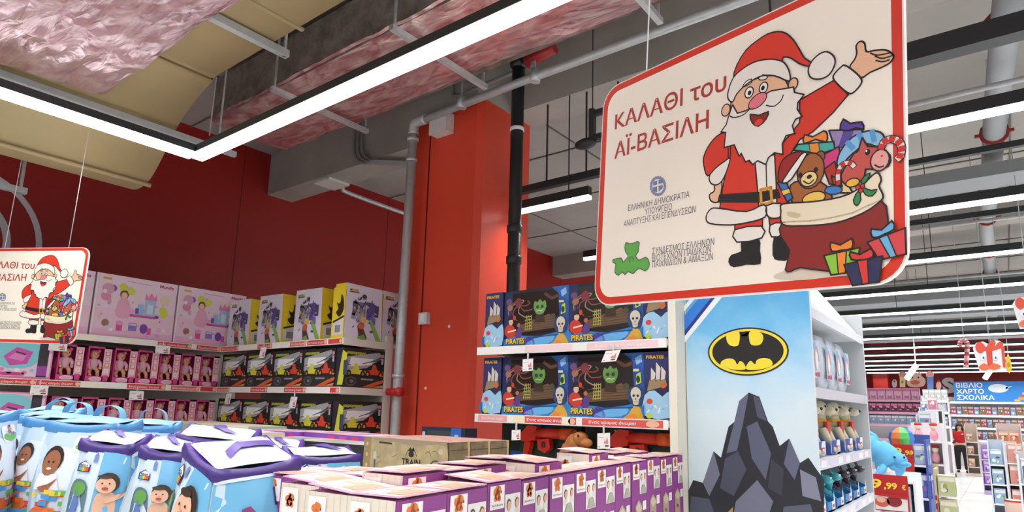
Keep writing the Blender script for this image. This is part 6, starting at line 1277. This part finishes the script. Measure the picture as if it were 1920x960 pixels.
# blue banner, far book shelves, letters on the red wall
def banner(fr, w, h):
    fr.rect(0, 0, w, h, '2f86d8', 1)
    for k, s in enumerate(('ΒΙΒΛΙΟ', 'ΧΑΡΤΟ', 'ΣΧΟΛΙΚΑ')): fr.text(s, w*.03, h*(.7-.31*k), h*.23, 'f0f4f8', 3, w*(.30, .31, .42)[k], .02)
    fr.ell(w*.5, h*.66, w*.11, h*.22, 'dfe8f2', 3, 20); fr.poly([(w*.58, h*.72), (w*.66, h*.78), (w*.58, h*.6)], 'dfe8f2', 3)
    for (u, v, a, b, m) in ((.7, .1, .3, .12, 'd0a04a'), (.72, .24, .26, .1, 'c8563c'), (.75, .36, .22, .1, 'e0c078'), (.78, .48, .1, .14, '8a5a3a'), (.92, .45, .08, .3, 'e08a3a'), (.78, .62, .07, .14, '6a7a8a'), (.66, .02, .06, .1, 'd8b070')): fr.rect(w*u, h*v, w*a, h*b, m, 3)
board('shop_banner', 'wide blue banner with white lettering above the far book shelves', 'sign', 29.0, 1790, 715, 1960, 752, '2f86d8', banner)
bx0, bx1 = atY(1772, 760, 29).x, atY(1975, 760, 29).x
far_unit('long white far book shelving under the blue banner', bx0, bx1, 29, (2.48, 2.0, 1.55, 1.1), 2.66)
for k, (z, lab) in enumerate(((2.0, 'upper'), (1.55, 'second'), (1.1, 'third'))):
    n = 16
    for c_, (cols) in enumerate((('d8a0a8', 'b84a5a', 'f0e4e4', '6a3a4a', 'e0c0c0'), ('4a6aa8', '8aa0cc', 'e0e6ee', '26305a', 'c8a050'), ('c8b48a', '8a6a48', 'ece4d4', '5a7a58', 'b8504a'))):
        toys('book', 'book with its cover facing out on the %s row of the far book shelving' % lab, 'far books %s row' % lab, [(bx0+.15+(bx1-bx0-.3)*(i+.5)/n, 29.2, z+.002) for i in range(n) if (i*7+k) % 3 == c_], (bx1-bx0)/n*.8, .1, .3, cols, 100+k*3+c_)
g = G(); a = atY(1768, 735, 30.98); Fr(g, (a.x, 30.995, a.z), (1, 0, 0), (0, 0, 1)).text('S', 0, 0, .55, M('white_letter', 'f4f4f2', .4), 1, .42, .06); n0 = len(g.v)
m_ = g.mats[0]; fs = list(g.f); vs = list(g.v); off = len(vs)
for v in vs: g.v.append(v-Vector((0, .05, 0)))
for f_ in fs: g.idx([i+off for i in f_], m_)
mk('wall_letter', g, label='white letter S on the red back wall beside the blue banner', cat='letter')

# shop worker standing in the aisle
def skin(name, vs, es, rs, m, parent, lv=2):
    me = bpy.data.meshes.new('s'); me.from_pydata(vs, es, []); o = bpy.data.objects.new('s', me); C.objects.link(o)
    md = o.modifiers.new('k', 'SKIN'); md.use_smooth_shade = True; o.modifiers.new('s', 'SUBSURF').levels = lv
    for i, r in enumerate(rs): me.skin_vertices[0].data[i].radius = r if isinstance(r, tuple) else (r, r)
    me.skin_vertices[0].data[0].use_root = True
    dg = bpy.context.evaluated_depsgraph_get(); res = bpy.data.meshes.new_from_object(o.evaluated_get(dg)); bpy.data.objects.remove(o)
    res.name = name; res.materials.clear(); res.materials.append(m); res.polygons.foreach_set('material_index', [0]*len(res.polygons)); res.polygons.foreach_set('use_smooth', [True]*len(res.polygons))
    q = bpy.data.objects.new(name, res); C.objects.link(q); q.parent = parent; return q
wp = atZ(1803, 886, 0); PYW = 27.6; wx = atY(1803, 850, PYW).x
wk = thing('person', 'person in a red sweater and black trousers standing in the aisle, hands behind the back', 'person', TR(wx, PYW, 0, -.05))
skm = M('person_skin', 'd8a88c', .55); rs_ = M('red_sweater', 'b3151c', .8); bt = M('black_trousers', '17171a', .8); hr = M('dark_hair', '2c1d18', .6)
V = [(0, 0, .92), (0, 0, 1.1), (0, 0, 1.28), (0, .005, 1.40), (0, -.005, 1.47), (0, -.015, 1.55), (0, -.012, 1.61)]; Rr = [(.15, .11), (.14, .10), (.16, .10), (.07, .07), .048, (.072, .085), (.066, .078)]; E_ = [(i, i+1) for i in range(6)]
def chain(p0, pts):
    k = p0
    for p, r in pts: V.append(p); Rr.append(r); E_.append((k, len(V)-1)); k = len(V)-1
    return k
for s in (-1, 1):
    chain(0, [((s*.1, 0, .84), .095), ((s*.115, -.01, .48), .062), ((s*.12, .01, .1), .042), ((s*.13, -.12, .035), .034)])
    h_ = chain(2, [((s*.175, 0, 1.35), .055), ((s*.27, .05, 1.12), .042), ((s*.15, .16, .98), .03), ((s*.08, .18, .95), (.034, .016))])
    for k, (dx, dz, L_) in enumerate(((-.035, .024, .055), (-.04, .008, .065), (-.04, -.008, .062), (-.036, -.024, .05))): chain(h_, [((s*(.08+dx), .185, .95+dz-.01), .0085), ((s*(.08+dx-.02), .175, .95+dz-.03), .008)])
    chain(h_, [((s*.07, .175, .985), .009), ((s*.045, .17, .995), .008)])
skin('body', V, E_, Rr, skm, wk)
skin('sweater', [(0, 0, .98), (0, 0, 1.12), (0, 0, 1.29), (0, .005, 1.40)]+sum([[(s*.185, 0, 1.36), (s*.28, .05, 1.12), (s*.16, .155, .99)] for s in (-1, 1)], []), [(0, 1), (1, 2), (2, 3), (2, 4), (4, 5), (5, 6), (2, 7), (7, 8), (8, 9)], [(.2, .15), (.19, .145), (.2, .14), (.08, .08), .075, .06, .042, .075, .06, .042], rs_, wk)
skin('trousers', [(0, 0, .98), (0, 0, .88)]+sum([[(s*.11, 0, .8), (s*.12, -.01, .48), (s*.122, .01, .07)] for s in (-1, 1)], []), [(0, 1), (1, 2), (2, 3), (3, 4), (1, 5), (5, 6), (6, 7)], [(.19, .15), (.2, .15), .12, .088, .075, .12, .088, .075], bt, wk)
for s in (-1, 1): g = G(); g.ball((s*.13, -.07, .04), (.05, .13, .04), P('141416')); mk('shoe', g, wk)
g = G(); g.ball((0, .02, 1.6), (.1, .1, .1), hr, 14, 8, None, -.35, 1.); g.ball((0, .06, 1.5), (.1, .06, .13), hr, 12, 8)
for s in (-1, 1): g.tube([(s*.08, .0, 1.6), (s*.095, .01, 1.5), (s*.09, -.02, 1.38)], [.035, .035, .02], hr, 8)
mk('hair', g, wk)
g = G(); g.ball((0, -.1, 1.555), (.012, .018, .02), skm, 8, 6); g.ball((0, -.093, 1.515), (.024, .008, .008), P('a0504c'), 8, 5)
for s in (-1, 1): g.ball((s*.03, -.09, 1.58), (.011, .006, .007), P('2a211e'), 7, 5); g.ball((s*.085, -.01, 1.555), (.012, .022, .032), skm, 8, 6)
mk('face', g, wk)
g = G(); g.box((.06, -.162, 1.3), (.12, -.15, 1.33), P('e4d8c8')); mk('name_badge', g, wk)
